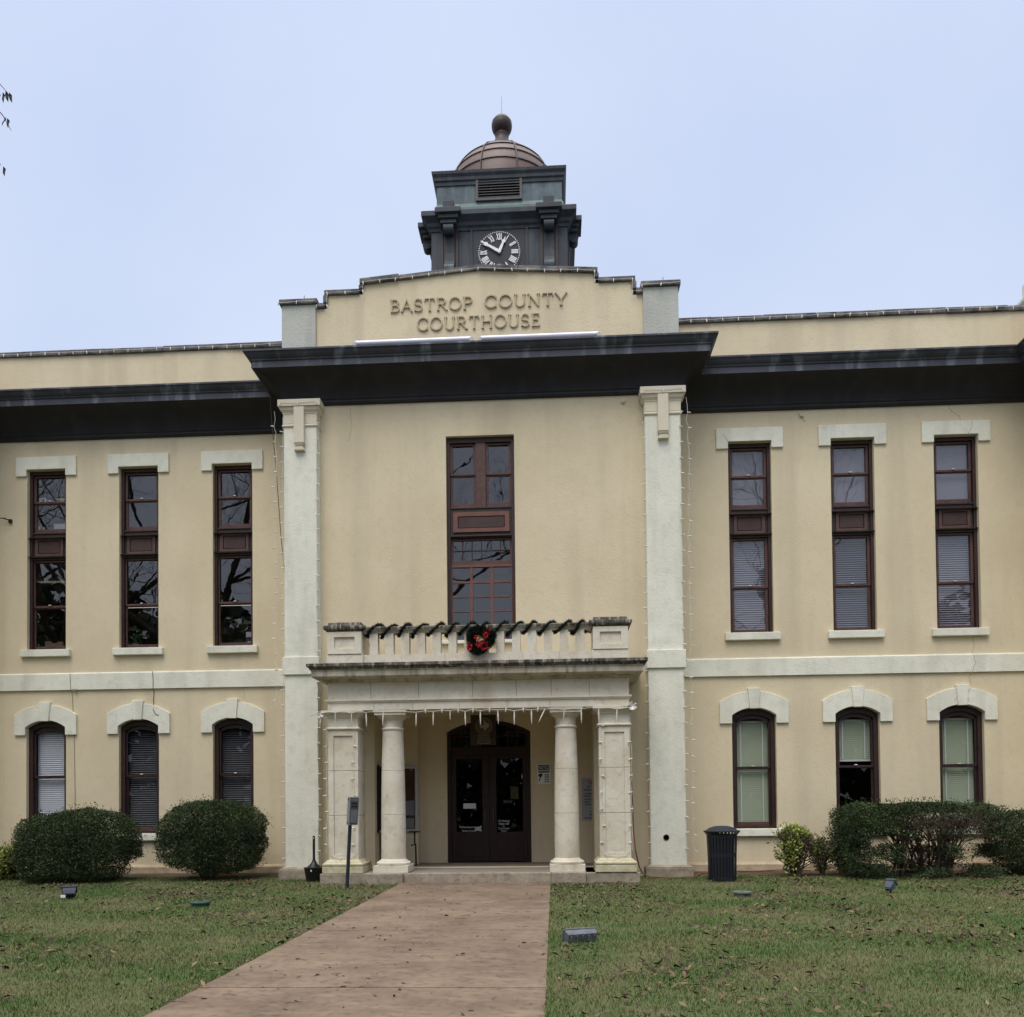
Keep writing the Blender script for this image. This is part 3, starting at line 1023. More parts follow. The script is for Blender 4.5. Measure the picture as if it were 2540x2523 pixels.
for k in range(3):
    pane(o, [(gx0 + ww * k / 3 + .02, gx0 + ww * (k + 1) / 3 - .02, 4.98, 6.49)], y + .165)

# rooms behind the glass
r = MB()
def room(x0, x1, y0, y1, z0, z1):
    r.quad((x0, y1, z0), (x1, y1, z0), (x1, y1, z1), (x0, y1, z1))
    for x in (x0, x1): r.quad((x, y0, z0), (x, y1, z0), (x, y1, z1), (x, y0, z1))
    r.quad((x0, y0, z1), (x1, y0, z1), (x1, y1, z1), (x0, y1, z1))
    r.quad((x0, y0, z0), (x1, y0, z0), (x1, y1, z0), (x0, y1, z0), 1)
for a, b, yy in ((-16.5, BX0 - .05, YL), (BX1 + .05, 13.5, YR)):
    room(a, b, yy + .02, 6.2, .1, 4.3)
    room(a, b, yy + .02, 6.2, 4.65, 7.32)
    room(a, b, yy + .02, 6.2, 7.75, 10.3)
room(BX0 + .05, BX1 - .05, YB + .27, 5, 4.7, 10.4)
room(BX0 + .3, BX1 - .3, .42, 7, .19, 4.2)
r.build('room_interior', [ROOM, ROOMF], CH, recalc=False)

# ------------------------------------------------------------------ clock tower
TY = 8.15
BH = 2.05
t = MB()
t.box(XC - BH, XC + BH, TY - BH, TY + BH, 10.9, 19.0)
def rot_xf(q):
    ca, sa = [(1, 0), (0, 1), (-1, 0), (0, -1)][q]
    return lambda p: (XC + (p[0] * ca - p[1] * sa), TY + (p[0] * sa + p[1] * ca), p[2])
for q in range(4):
    t.xf = rot_xf(q)
    # panels either side of the clock, pilaster strips behind the consoles
    for s in (-1, 1):
        t.box(s * .80, s * .86, -BH - .035, -BH + .02, 16.6, 18.9)
        t.box(s * 1.24, s * 1.31, -BH - .05, -BH + .02, 16.6, 18.9, 2)
        t.box(s * 1.69, s * 1.76, -BH - .05, -BH + .02, 16.6, 18.9, 2)
        t.box(s * 1.33, s * 1.67, -BH - .03, -BH + .02, 16.6, 18.9, 2)
    t.box(-.79, .79, -BH - .03, -BH + .02, 18.78, 18.86)
t.xf = None
t.rectlathe(XC, TY, [(BH + .35, 16.7), (BH + .35, 17.1), (BH + .28, 17.16), (BH + .12, 17.35), (BH + .02, 17.5), (BH - .05, 17.55)])
tower = t.build('clock_tower', [PATDK, PATINA, COPDK], CH)
tag(tower, 'dark green patinated clock tower of two stages under a copper dome')
# cornice with breaks over the consoles
t = MB()
t.rectlathe(XC, TY, [(BH - .1, 18.76), (BH + .03, 18.78), (BH + .05, 18.86), (BH + .10, 18.90), (BH + .12, 19.0), (BH + .24, 19.10), (BH + .27, 19.12), (BH + .27, 19.27), (BH + .22, 19.30), (1.9, 19.36)])
for q in range(4):
    t.xf = rot_xf(q)
    for s in (-1, 1):
        cx = s * 1.50
        for (hw, d, za, zb) in ((.385, .44, 19.10, 19.25), (.30, .36, 18.98, 19.10), (.245, .30, 18.86, 18.98)):
            t.box(cx - hw, cx + hw, -BH - d, -BH + .3, za, zb - .002)
        t.box(cx - .165, cx + .165, -BH - .26, -BH + .1, 19.25, 19.57)
        t.box(cx - .10, cx + .10, -BH - .2, -BH + .0, 19.571, 19.61, 1)
t.xf = None
t.build('cornice', [PATDK, COPDK], tower, bevel=.012)
for q in range(4):
    for s in (-1, 1):
        t = MB()
        t.xf = rot_xf(q)
        cx = s * 1.50
        # scrolled bracket, profile in (depth, z), extruded across its width
        pts = [(0, 18.86), (.27, 18.86)]
        pts += [(.20 + .135 * math.cos(a), 18.72 + .14 * math.sin(a)) for a in [math.radians(x) for x in range(70, -171, -20)]]
        pts += [(.075, 18.45), (.06, 18.1), (.075, 17.85), (.12, 17.72)]
        pts += [(.14 + .10 * math.cos(a), 17.58 + .13 * math.sin(a)) for a in [math.radians(x) for x in range(60, -111, -20)]]
        pts += [(0, 17.42)]
        a = [t.vert((cx - .15, -BH - p[0], p[1])) for p in pts]
        b = [t.vert((cx + .15, -BH - p[0], p[1])) for p in pts]
        t.face(a); t.face(b[::-1])
        for k in range(len(pts)):
            j = (k + 1) % len(pts)
            t.face((a[k], a[j], b[j], b[k]), 1 if 19 < k < 27 else 0)
        t.build('console', [PATDK, PATINA], tower)
# attic stage with louvres
t = MB()
AH = 1.90
t.box(XC - AH, XC + AH, TY - AH, TY + AH, 19.2, 20.45)
t.rectlathe(XC, TY, [(AH, 19.36), (AH + .06, 19.36), (AH + .06, 19.60), (AH + .02, 19.66), (AH, 19.74)], 1)
attic = t.build('attic', [PATINA, M('pale_patina', (.15, .21, .20), (.10, .145, .14), scale=3, rough=.6)], tower)
t = MB()
t.rectlathe(XC, TY, [(AH - .05, 20.30), (AH + .03, 20.30), (AH + .04, 20.40), (AH + .075, 20.43), (AH + .085, 20.52), (AH + .13, 20.60), (AH + .14, 20.68), (AH + .10, 20.70), (0, 20.86)])
t.build('attic_cornice', PATDK, tower)
for q in range(4):
    t = MB()
    t.xf = rot_xf(q)
    t.strip([(-.63, 19.85), (.63, 19.85), (.63, 20.42), (-.63, 20.42)], [(-.70, 19.78), (.70, 19.78), (.70, 20.47), (-.70, 20.47)], -AH - .06, -AH + .01, 0, True)
    t.quad((-.64, -AH - .004, 19.84), (.64, -AH - .004, 19.84), (.64, -AH - .004, 20.43), (-.64, -AH - .004, 20.43), 1)
    for k in range(7):
        z = 19.865 + k * .082
        t.quad((-.63, -AH - .055, z), (.63, -AH - .055, z), (.63, -AH - .008, z + .062), (-.63, -AH - .008, z + .062), 0)
        t.quad((-.63, -AH - .055, z), (.63, -AH - .055, z), (.63, -AH - .055, z + .014), (-.63, -AH - .055, z + .014), 0)
    t.build('louver', [M('weathered_louver', (.13, .12, .12), (.09, .085, .085), scale=5, rough=.7), BLACK], tower, recalc=False)
# dome: ten gores with raised seams
t = MB()
DR = 1.83
dp = [(DR * math.cos(math.radians(q)), 20.84 + DR * math.sin(math.radians(q))) for q in (0, 12.5, 24.5, 36.5, 47, 57, 66, 76, 83)]
A0 = -PI / 2 + PI / 10
t.lathe((XC, TY), dp, 60, 0, A0)
dome = t.build('dome', [COPPER, COPDK], tower, smooth=True)
t = MB()
for k in range(10):
    a = A0 + 2 * PI * k / 10
    t.tube([(XC + (r_ + .012) * math.cos(a), TY + (r_ + .012) * math.sin(a), z) for r_, z in dp], .026, 6)
for zi in (1, 2, 3, 5):
    r_, z = dp[zi]
    pts = [(XC + (r_ + .004) * math.cos(A0 + 2 * PI * k / 10), TY + (r_ + .004) * math.sin(A0 + 2 * PI * k / 10), z) for k in range(11)]
    pts = [(XC + (r_ + .008) * math.cos(2 * PI * k / 60), TY + (r_ + .008) * math.sin(2 * PI * k / 60), z + .004) for k in range(61)]
    t.tube(pts, .020, 5)
t.build('dome_seams', COPDK, tower)
t = MB()
fp = [(.42, 22.60), (.36, 22.74), (.31, 22.86), (.285, 22.95), (.30, 22.98), (.30, 23.02), (.255, 23.08), (.225, 23.2), (.215, 23.3), (.225, 23.33), (.225, 23.37)]
fp += [(.335 * math.cos(math.radians(a)), 23.66 + .335 * math.sin(math.radians(a))) for a in range(-52, 90, 8)] + [(.02, 23.995)]
t.lathe((XC, TY), fp, 28)
t.lathe((XC, TY), [(.337, 23.735), (.339, 23.745), (.337, 23.755)], 28, cap=False)
t.build('finial', COPDK, tower, smooth=True)
t = MB()
t.tube([(XC, TY, 23.95), (XC, TY, 24.68)], [.013, .008], 6)
t.build('lightning_rod', ALU, tower)
# clock faces
CZ, CR = 18.08, .675
for q in range(4):
    t = MB()
    t.xf = rot_xf(q)
    y0 = -BH - .025
    t.box(-.76, .76, -BH - .012, -BH + .01, 17.35, 18.80)
    t.prism([(CR * 1.02 * math.cos(2 * PI * k / 48), CZ + CR * 1.02 * math.sin(2 * PI * k / 48)) for k in range(48)], y0, -BH)
    o = t.build('clock', M('clock_face', (.018, .021, .030), rough=.5), tower)
    t = MB()
    t.xf = rot_xf(q)
    for k in range(60):
        a = 2 * PI * k / 60
        cx, cz = .91 * CR * math.sin(a), CZ + .91 * CR * math.cos(a)
        t.prism([(cx + .0165 * math.cos(b * PI / 4), cz + .0165 * math.sin(b * PI / 4)) for b in range(8)], y0 - .02, y0)
    def bar(a, u0, v0, u1, v1, wd):
        """stroke in dial coordinates: v radial fraction, u tangential"""
        ux, uz, rx, rz = math.cos(a), -math.sin(a), math.sin(a), math.cos(a)
        f = lambda u, v: (u * ux + v * CR * rx, CZ + u * uz + v * CR * rz)
        t.stroke([f(u0, v0), f(u1, v1)], wd, y0 - .02 - .0004 * random.random(), y0)
    V0, V1 = .54, .85
    for h in range(1, 13):
        a = 2 * PI * h / 12
        num = {1: 'I', 2: 'II', 3: 'III', 4: 'IIII', 5: 'V', 6: 'VI', 7: 'VII', 8: 'VIII', 9: 'IX', 10: 'X', 11: 'XI', 12: 'XII'}[h]
        wid = {'I': .044, 'V': .085, 'X': .085}
        tot = sum(wid[c] for c in num)
        u = -tot / 2
        for c in num:
            wc = wid[c]
            if c == 'I': bar(a, u + wc / 2, V0, u + wc / 2, V1, .027)
            elif c == 'V':
                bar(a, u + .012, V1, u + wc / 2, V0, .024); bar(a, u + wc - .012, V1, u + wc / 2, V0, .016)
            else:
                bar(a, u + .012, V1, u + wc - .012, V0, .024); bar(a, u + wc - .012, V1, u + .012, V0, .015)
            u += wc
    t.build('numerals', WHITE, o)
    t = MB()
    t.xf = rot_xf(q)
    for ang, ln, tail in ((23.8, .70, .08), (301.0, .955, .08)):
        a = math.radians(ang)
        ux, uz, rx, rz = math.cos(a), -math.sin(a), math.sin(a), math.cos(a)
        P = [(-.022, -tail), (-.045, .12), (-.03, ln * .62), (-.065, ln * .70), (-.02, ln * .84), (-.012, ln), (.012, ln), (.02, ln * .84), (.065, ln * .70), (.03, ln * .62), (.045, .12), (.022, -tail)]
        yy = y0 - (.05 if ln < .9 else .06)
        t.prism([(u * ux + v * CR * rx, CZ + u * uz + v * CR * rz) for u, v in P], yy, yy + .008)
    t.prism([(.045 * math.cos(k * PI / 8), CZ + .045 * math.sin(k * PI / 8)) for k in range(16)], y0 - .065, y0)
    t.build('hands', WHITE, o)

# ------------------------------------------------------------------ entrance porch
PF = -2.5
w = MB()
# floor, riser and footing blocks
w.box(-4.50, 1.60, -2.48, AD + .2, -.1, .195, 0)
porch = w.build('porch', FLOOR, CH)
tag(porch, 'cream limestone entrance porch with two round columns and a balustrade')
w = MB()
w.box(-2.895, -.066, -2.56, -2.4, -.1, .197)
w.build('step', BASE, porch, bevel=.015)
w = MB()
for q in ((-4.51, -3.602, -2.60, .20), (-3.60, -2.893, -2.68, .203), (.592, 1.61, -2.58, .195), (-.068, .59, -2.66, .203)):
    w = MB()
    w.box(q[0], q[1], q[2], -1.3, -.1, q[3])
    w.build('footing', BASE, porch, bevel=.015)
ENTZ = 3.345
for cxm in (XC - 2.615, XC + 2.615):
    w = MB()
    hx = .292
    yc, hy = PF + .30, .30
    w.box(cxm - hx + .006, cxm + hx - .006, yc - hy + .034, yc + hy - .006, .2, 3.3, 1)
    for za, zb in ((.455, 1.315), (1.323, 2.18), (2.188, 2.975)):
        # each drum with a sunk panel on the front and inner face
        ph = hx - .105
        for s in (-1, 1):
            w.box(cxm + s * hx, cxm + s * ph, yc - hy, yc + hy, za, zb)
        zt = 2.86 if zb > 2.9 else zb
        zo = .56 if za < .5 else za
        w.box(cxm - ph, cxm + ph, yc - hy + .028, yc + hy, zo, zt)
        if zt < zb: w.box(cxm - ph, cxm + ph, yc - hy, yc + hy, zt, zb)
        if zo > za: w.box(cxm - ph, cxm + ph, yc - hy, yc + hy, za, zo)
    o = w.build('pier', [LIME, JOINT], porch, bevel=.004)
    w = MB()
    w.rectlathe(cxm, yc, [(.02, 2.975), (.035, 2.99), (.035, 3.01), (.02, 3.025), (.0, 3.03), (.0, 3.20), (.025, 3.215), (.03, 3.24), (.085, 3.275), (.085, 3.29), (.11, 3.295), (.11, ENTZ)], 0, hx, hy)
    w.build('capital', LIME, o)
    w = MB()
    w.box(cxm - hx - .10, cxm + hx + .10, yc - hy - .10, yc + hy + .10, .203, .335)
    w.rectlathe(cxm, yc, [(.075, .337), (.098, .355), (.098, .385), (.075, .405), (.06, .41), (.055, .43), (.02, .45), (.0, .47)], 0, hx, hy)
    w.build('base', LIMED, o, bevel=.006)
for cxm in (XC - 1.70, XC + 1.70):
    w = MB()
    yc = PF + .32
    w.lathe((cxm, yc), [(.20, .3), (.243, .455), (.241, .75), (.238, 1.31), (.230, 1.314), (.230, 1.322), (.238, 1.326), (.230, 1.9), (.226, 2.17), (.218, 2.174), (.218, 2.182), (.225, 2.186), (.212, 2.6), (.200, 2.975)], 40)
    o = w.build('column', LIME, porch, smooth=True)
    w = MB()
    cp = [(.20, 2.97), (.214, 2.975), (.222, 2.99), (.222, 3.005), (.212, 3.02), (.198, 3.025), (.198, 3.16), (.215, 3.17), (.222, 3.185), (.25, 3.20), (.285, 3.235), (.292, 3.255)]
    w.lathe((cxm, yc), cp, 40)
    w.box(cxm - .305, cxm + .305, yc - .305, yc + .305, 3.255, 3.305)
    w.box(cxm - .325, cxm + .325, yc - .325, yc + .325, 3.307, ENTZ)
    w.build('capital', LIME, o, smooth=True)
    w = MB()
    w.lathe((cxm, yc), [(.32, .34), (.333, .36), (.333, .385), (.315, .405), (.29, .41), (.285, .425), (.26, .435), (.243, .46)], 40)
    w.box(cxm - .337, cxm + .337, yc - .337, yc + .337, .206, .338)
    w.build('base', LIME, o, smooth=True)
EX0, EX1 = XC - 2.907, XC + 2.907
w = MB()
def course(za, zb, yf, cuts, mi=0, ov=0.0):
    xs = [EX0 - ov] + [EX0 + (EX1 - EX0) * c for c in cuts] + [EX1 + ov]
    for a, b in zip(xs[:-1], xs[1:]):
        w.box(a + (.003 if a > EX0 else 0), b - (.003 if b < EX1 else 0), yf, yf + .55, za, zb, mi)
w.box(EX0 + .006, EX1 - .006, PF + .006, PF + .5, ENTZ + .01, 3.9, 1)
course(ENTZ + .003, 3.50, PF, (.155, .285, .44, .60, .74))
course(3.565, 3.905, PF + .005, (.145, .305, .485, .63, .745, .87))
w.box(EX0, EX0 + .55, PF + .551, YB - .002, ENTZ + .004, 3.9)
w.box(EX1 - .55, EX1, PF + .551, YB - .002, ENTZ + .004, 3.9)
w.box(EX0 + .55, EX1 - .55, PF + .5, YB, 3.48, 3.60)
ent = w.build('entablature', [LIME, JOINT], porch, bevel=.004)
PP = [(EX0, YB - .003), (EX0, PF), (EX1, PF), (EX1, YB - .003)]
w = MB()
w.sweep(PP, [(0, 3.495), (.02, 3.50), (.022, 3.52), (.045, 3.53), (.045, 3.562), (0, 3.57)])
w.build('taenia', LIME, ent)
w = MB()
w.sweep(PP, [(0, 3.89), (.03, 3.895), (.06, 3.92), (.08, 3.945), (.235, 3.965), (.25, 3.985), (.25, 4.085), (.265, 4.09), (.265, 4.105), (.28, 4.11), (.285, 4.13), (.315, 4.15), (.33, 4.165), (.33, 4.215), (.30, 4.225), (0, 4.25)],
        mats=[0, 0, 0, 0, 0, 1, 1, 1, 2, 2, 2, 2, 2, 2, 2])
w.box(EX0, EX1, PF, YB - .004, 4.0, 4.24, 1)
for fx in (.07, .20, .335, .47, .58, .70, .80, .93):
    xx = EX0 + (EX1 - EX0) * fx
    w.box(xx - .003, xx + .003, PF - .252, PF - .2, 3.985, 4.085, 3)
w.build('cornice', [LIMEG, LIMEG, LIMEW, JOINT], ent)
# balustrade
w = MB()
BY = PF + .02
w.box(EX0 + .69, EX1 - .69, BY + .02, BY + .26, 4.24, 4.43)
for fx in (.17, .36, .53, .70, .86):
    xx = EX0 + .69 + (EX1 - EX0 - 1.38) * fx
    w.box(xx - .003, xx + .003, BY + .018, BY + .1, 4.25, 4.431, 1)
bal = w.build('balustrade', [LIME, JOINT], porch, bevel=.005)
tag(bal)
w = MB()
w.sweep([(EX0 + .70, BY + .24), (EX0 + .70, BY + .03), (EX1 - .70, BY + .03), (EX1 - .70, BY + .24)], [(-.1, 4.845), (.0, 4.85), (.01, 4.885), (.045, 4.905), (.05, 4.95), (.03, 4.975), (-.1, 4.985)], mats=[0, 0, 0, 1, 1, 1])
w.box(EX0 + .70, EX1 - .70, BY + .1, BY + .25, 4.852, 4.978, 1)
w.build('rail', [LIMEG, LIMEW], bal)
for k in range(14):
    if k in (7,): pass
    xb = -3.547 + k * .308
    w = MB()
    w.box(xb, xb + .160, BY + .03, BY + .20, 4.432, 4.848)
    w.build('baluster', LIME, bal, bevel=.006)
for cxm in (XC - 2.565, XC + 2.565):
    w = MB()
    yc = BY + .30
    w.box(cxm - .335, cxm + .335, yc - .33, yc + .33, 4.43, 4.88)
    w.box(cxm - .355, cxm + .355, yc - .35, yc + .35, 4.24, 4.432)
    # sunk front panel drawn as a raised margin
    w.strip([(cxm - .20, 4.55), (cxm + .20, 4.55), (cxm + .20, 4.77), (cxm - .20, 4.77)], [(cxm - .334, 4.44), (cxm + .334, 4.44), (cxm + .334, 4.875), (cxm - .334, 4.875)], yc - .365, yc - .328, 0, True)
    o = w.build('pedestal', [LIME], bal, bevel=.006)
    w = MB()
    w.rectlathe(cxm, yc, [(.33, 4.877), (.36, 4.895), (.40, 4.92), (.41, 4.95), (.41, 4.99), (.34, 5.0), (.32, 5.065), (.28, 5.075)])
    w.build('cap', LIMEW, o, bevel=.006)

# door set
w = MB()
y = AD + .06
dm = (DX0 + DX1) / 2
hw = (DX1 - DX0) / 2
a_o = chord_arc(hw - .002, 3.14, 3.398, 20, dm)
a_i = chord_arc(hw - .09, 3.08, 3.30, 20, dm)
w.strip(a_i, a_o, y, y + .12)
w.box(DX0 + .002, DX0 + .09, y, y + .12, .197, 3.10); w.box(DX1 - .09, DX1 - .002, y, y + .12, .197, 3.10)
w.box(DX0 + .09, DX1 - .09, y, y + .12, 2.62, 2.80)
for k in range(1, 8):
    xm = DX0 + .09 + (2 * hw - .18) * k / 8
    w.box(xm - .011, xm + .011, y + .04, y + .07, 2.80, 3.31)
w.box(DX0 + .09, DX1 - .09, y + .041, y + .069, 3.035, 3.055)
ds = w.build('entrance', DOORW, CH, bevel=.004)
tag(ds)
pane(ds, [(DX0 + .09, DX1 - .09, 2.79, 3.30)], y + .056, GLASSD)
for s, ga, gb in ((-1, -2.205, -1.615), (1, -1.295, -.70)):
    xa, xb = (DX0 + .092, dm - .003) if s < 0 else (dm + .003, DX1 - .092)
    w = MB()
    w.box(xa, ga, y + .02, y + .075, .215, 2.615); w.box(gb, xb, y + .02, y + .075, .215, 2.615)
    w.box(ga, gb, y + .02, y + .075, .215, .875); w.box(ga, gb, y + .02, y + .075, 2.535, 2.615)
    w.box(ga + .06, gb - .06, y + .012, y + .021, .33, .78)
    o = w.build('door', DOORW, ds, bevel=.004)
    pane(ds, [(ga, gb, .87, 2.54)], y + .05, GLASSD)
    hx_ = dm + s * .09
    w = MB()
    w.tube([(hx_, y + .02, 1.12), (hx_, y - .03, 1.12), (hx_, y - .03, 1.40), (hx_, y + .02, 1.40)], .011, 6)
    w.build('handle', BRONZE, ds)

# ------------------------------------------------------------------ things fixed to the building
def small(name, label, cat, loc, group=None):
    return thing(name, label, cat, loc, group)


# fluorescent fixtures on the cornice below the lettering
for xa, xb, lab in ((-4.03, -1.55, 'white fluorescent tube fixture on the cornice under the lettering, left of the pair'),
                    (-1.44, 1.05, 'white fluorescent tube fixture on the cornice under the lettering, right of the pair')):
    o = small('tube_light', lab, 'light', ((xa + xb) / 2, -1.62, 10.86), 'tube lights under the sign letters')
    w = MB()
    n = 20
    w.tube([(xa + .05, -1.62, 11.045), (xb - .05, -1.62, 11.045)], .052, 16)
    w.build('diffuser', TUBE, o, smooth=True)
    for x in (xa, xb - .07):
        w = MB()
        w.box(x, x + .07, -1.68, -1.56, 10.86, 11.06)
        w.build('end_bracket', ALU, o, bevel=.008)

# bulletin board, side board, signs
o = small('bulletin_board', 'glazed aluminium bulletin board on the back wall behind the round column', 'notice board', (-3.3, AB, 1.65))
w = MB()
bx0, bx1, bz0, bz1 = -3.68, -3.03, .915, 2.375
bx1 = -2.985
w.strip([(bx0 + .055, bz0 + .055), (bx1 - .055, bz0 + .055), (bx1 - .055, bz1 - .055), (bx0 + .055, bz1 - .055)],
        [(bx0, bz0), (bx1, bz0), (bx1, bz1), (bx0, bz1)], AB - .07, AB - .001, 0, True)
w.strip([(bx0 + .065, bz0 + .065), (bx1 - .065, bz0 + .065), (bx1 - .065, bz1 - .065), (bx0 + .065, bz1 - .065)],
        [(bx0 + .03, bz0 + .03), (bx1 - .03, bz0 + .03), (bx1 - .03, bz1 - .03), (bx0 + .03, bz1 - .03)], AB - .078, AB - .06, 0, True)
w.build('frame', ALU, o, bevel=.004)
w = MB(); w.box(bx0 + .05, bx1 - .05, AB - .03, AB - .002, bz0 + .05, bz1 - .05); w.build('cork', CORK, o)
w = MB(); w.box(-3.265, -3.07, AB - .036, AB - .031, 1.28, 1.60); w.box(-3.37, -3.08, AB - .036, AB - .031, .99, 1.22)
w.build('papers', PAPER, o)
pane(o, [(bx0 + .055, bx1 - .055, bz0 + .055, bz1 - .055)], AB - .055, GLASSD)
o = small('bulletin_board', 'dark framed board on the side wall of the entrance alcove', 'notice board', (AL[0], -.7, 1.65))
w = MB()
w.box(AL[0] + .002, AL[0] + .06, -1.0, -.62, .93, 2.36)
w.build('cork', BLACK, o)
w = MB()
for z in (.93, 2.33): w.box(AL[0] + .062, AL[0] + .075, -1.0, -.62, z, z + .05)
w.build('frame', ALU, o)

o = small('notice_sign', 'white NOTICE sign with a camera symbol on the tan wall beside the door', 'sign', (-.215, AD, 2.17))
w = MB()
sx0, sx1, sz0, sz1 = -.365, -.068, 1.945, 2.40
cr_ = .03
pl = []
for cx, cz, a in ((sx1 - cr_, sz1 - cr_, 0), (sx0 + cr_, sz1 - cr_, 90), (sx0 + cr_, sz0 + cr_, 180), (sx1 - cr_, sz0 + cr_, 270)):
    pl += arc(cx, cz, cr_, cr_, a, a + 90, 5)
w.prism(pl, AD - .012, AD - .002)
w.build('plate', WHITE, o)
w = MB()
w.box(sx0 + .02, sx1 - .02, AD - .014, AD - .011, 2.262, 2.375)
w.build('header', M('sign_navy', (.012, .014, .03), rough=.5), o)
text_mesh('NOTICE', .105, (-.2165, AD - .0155, 2.283), o, WHITE, 'header_lettering', sx=.62)
w = MB()
w.box(sx0 + .025, sx1 - .025, AD - .014, AD - .011, 2.20, 2.245)
for z in (2.135, 2.085, 2.035):
    for xa, xb in ((-.20, -.16), (-.15, -.105)): w.box(xa, xb, AD - .014, AD - .011, z, z + .033)
for xa, xb in ((-.205, -.17), (-.163, -.135), (-.128, -.095)): w.box(xa, xb, AD - .014, AD - .011, 1.985, 2.015)
w.build('small_print', GREYBOX, o)
w = MB()
w.prism([(-.335, 2.165), (-.345, 2.125), (-.31, 2.105), (-.335, 2.01), (-.32, 2.0), (-.285, 2.10), (-.265, 2.12), (-.245, 2.17), (-.30, 2.185)], AD - .015, AD - .011)
w.build('camera_symbol', BLACK, o)

o = small('poster', 'pale notice poster half hidden behind the right stone pier', 'poster', (.72, AB, 1.6))
w = MB(); w.box(.605, AL[1] - .004, AB - .006, AB - .001, 1.125, 2.06); w.build('sheet', M('poster_sheet', (.33, .34, .38)), o)
text_mesh('N', .16, (.79, AB - .008, 1.91), o, RED, 'red_lettering', sx=.8)
w = MB()
for z, xs in ((1.85, ((.715, .80),)), (1.78, ((.655, .815),)), (1.70, ((.665, .70), (.72, .815))), (1.645, ((.665, .80),)), (1.575, ((.665, .72), (.73, .81))), (1.515, ((.665, .78),)), (1.46, ((.67, .73), (.74, .80))),
              (1.30, ((.79, .82),)), (1.24, ((.76, .82),)), (1.165, ((.67, .72), (.73, .82)))):
    for xa, xb in xs: w.box(xa, xb, AB - .008, AB - .0055, z, z + .035)
w.build('small_print', GREYBOX, o)

# historical medallion above the door
o = small('medallion_plaque', 'dark wooden plaque with a bronze state medallion hung above the entrance doors', 'plaque', (-1.475, -.93, 3.43))
w = MB(); w.box(-1.745, -1.205, -.93, -.90, 2.755, 3.40); w.build('board', PLAQW, o, bevel=.006)
w = MB()
mx, mz = -1.46, 3.16
w.prism(arc(mx, mz, .185, .185, 0, 352, 44), -.938, -.928, 0)
w.strip(arc(mx, mz, .152, .152, 0, 360, 44), arc(mx, mz, .185, .185, 0, 360, 44), -.944, -.937, 1)
w.strip(arc(mx, mz, .128, .128, 0, 360, 44), arc(mx, mz, .135, .135, 0, 360, 44), -.943, -.937, 1)
w.build('medallion', [BRONZE, M('ring_bronze', (.13, .115, .085), rough=.5)], o)
tx = [(-.03, .95), (.28, .95), (.28, .62), (.62, .48), (.92, .46), (.95, .05), (.97, -.15), (.7, -.33), (.42, -.6), (.38, -.98), (.12, -.85), (0, -.55), (-.18, -.32), (-.36, -.30), (-.45, -.47), (-.68, -.28), (-.95, .12), (-.03, .14)]
w = MB(); w.prism([(mx + p[0] * .115, mz + p[1] * .115) for p in tx], -.950, -.937); w.build('state_outline', BRONZEL, o)
w = MB()
for xa, xb, za, zb in ((-1.585, -1.345, 2.905, 2.97), (-1.60, -1.33, 2.785, 2.885)):
    w.box(xa, xb, -.938, -.929, za, zb, 0)
    w.strip([(xa + .012, za + .012), (xb - .012, za + .012), (xb - .012, zb - .012), (xa + .012, zb - .012)], [(xa, za), (xb, za), (xb, zb), (xa, zb)], -.944, -.937, 1, True)
w.build('name_plate', [BRONZE, M('plate_rim', (.20, .18, .14), rough=.5)], o)
w = MB()
for x in (-1.65, -1.30): w.tube([(x, -.915, 3.39), (x, -.915, 3.47)], .006, 5)
w.build('hanger', WIRED, o)

# papers and lettering on the door glass
yy = AD + .06 + .046
def decal(label, lines, cx, z, name='door_lettering'):
    o = small(name, label, 'lettering', (cx, yy, z))
    for body, s, zz, sx in lines:
        text_mesh(body, s, (cx, yy - .002, zz), o, PAPER, 'line', sx=sx, depth=.001)
    return o
decal('white pets notice lettering on the glass of the left door', [('No Pets Allowed Except', .068, .972, .66), ('Service Animals', .068, .890, .74)], -1.92, .9)
decal('white no smoking lettering on the glass of the right door', [('No Smoking', .068, 1.108, .74), ('Within 20ft', .068, 1.038, .74), ('of', .05, .992, .8), ('Courthouse', .068, .938, .74), ('Door', .068, .878, .8)], -1.135, .9)
o = small('paper_note', 'blank white paper strip stuck on the glass of the left door', 'paper', (-1.905, yy, 1.47))
w = MB(); w.box(-2.05, -1.763, yy - .006, yy - .003, 1.412, 1.53); w.build('sheet', PAPER, o)
o = small('paper_arrow', 'pale torn paper stuck over the pets lettering on the left door', 'paper', (-1.70, yy, .96))
w = MB(); w.prism([(-1.79, .99), (-1.72, .985), (-1.63, 1.035), (-1.655, .955), (-1.63, .89), (-1.70, .91), (-1.79, .915)], yy - .008, yy - .0045); w.build('sheet', M('blue_paper', (.42, .45, .55)), o)
o = small('paper_note', 'yellowed sheet taped inside the glass of the right door', 'paper', (-.85, yy, 1.75))
w = MB(); w.box(-.98, -.80, yy + .02, yy + .024, 1.62, 1.90); w.build('sheet', M('yellowed_paper', (.22, .20, .10)), o)
o = small('paper_note', 'grey printed label on the glass of the right door', 'paper', (-1.07, yy, 1.56))
w = MB(); w.box(-1.155, -.94, yy + .02, yy + .024, 1.53, 1.60); w.build('sheet', M('grey_paper', (.16, .17, .22)), o)

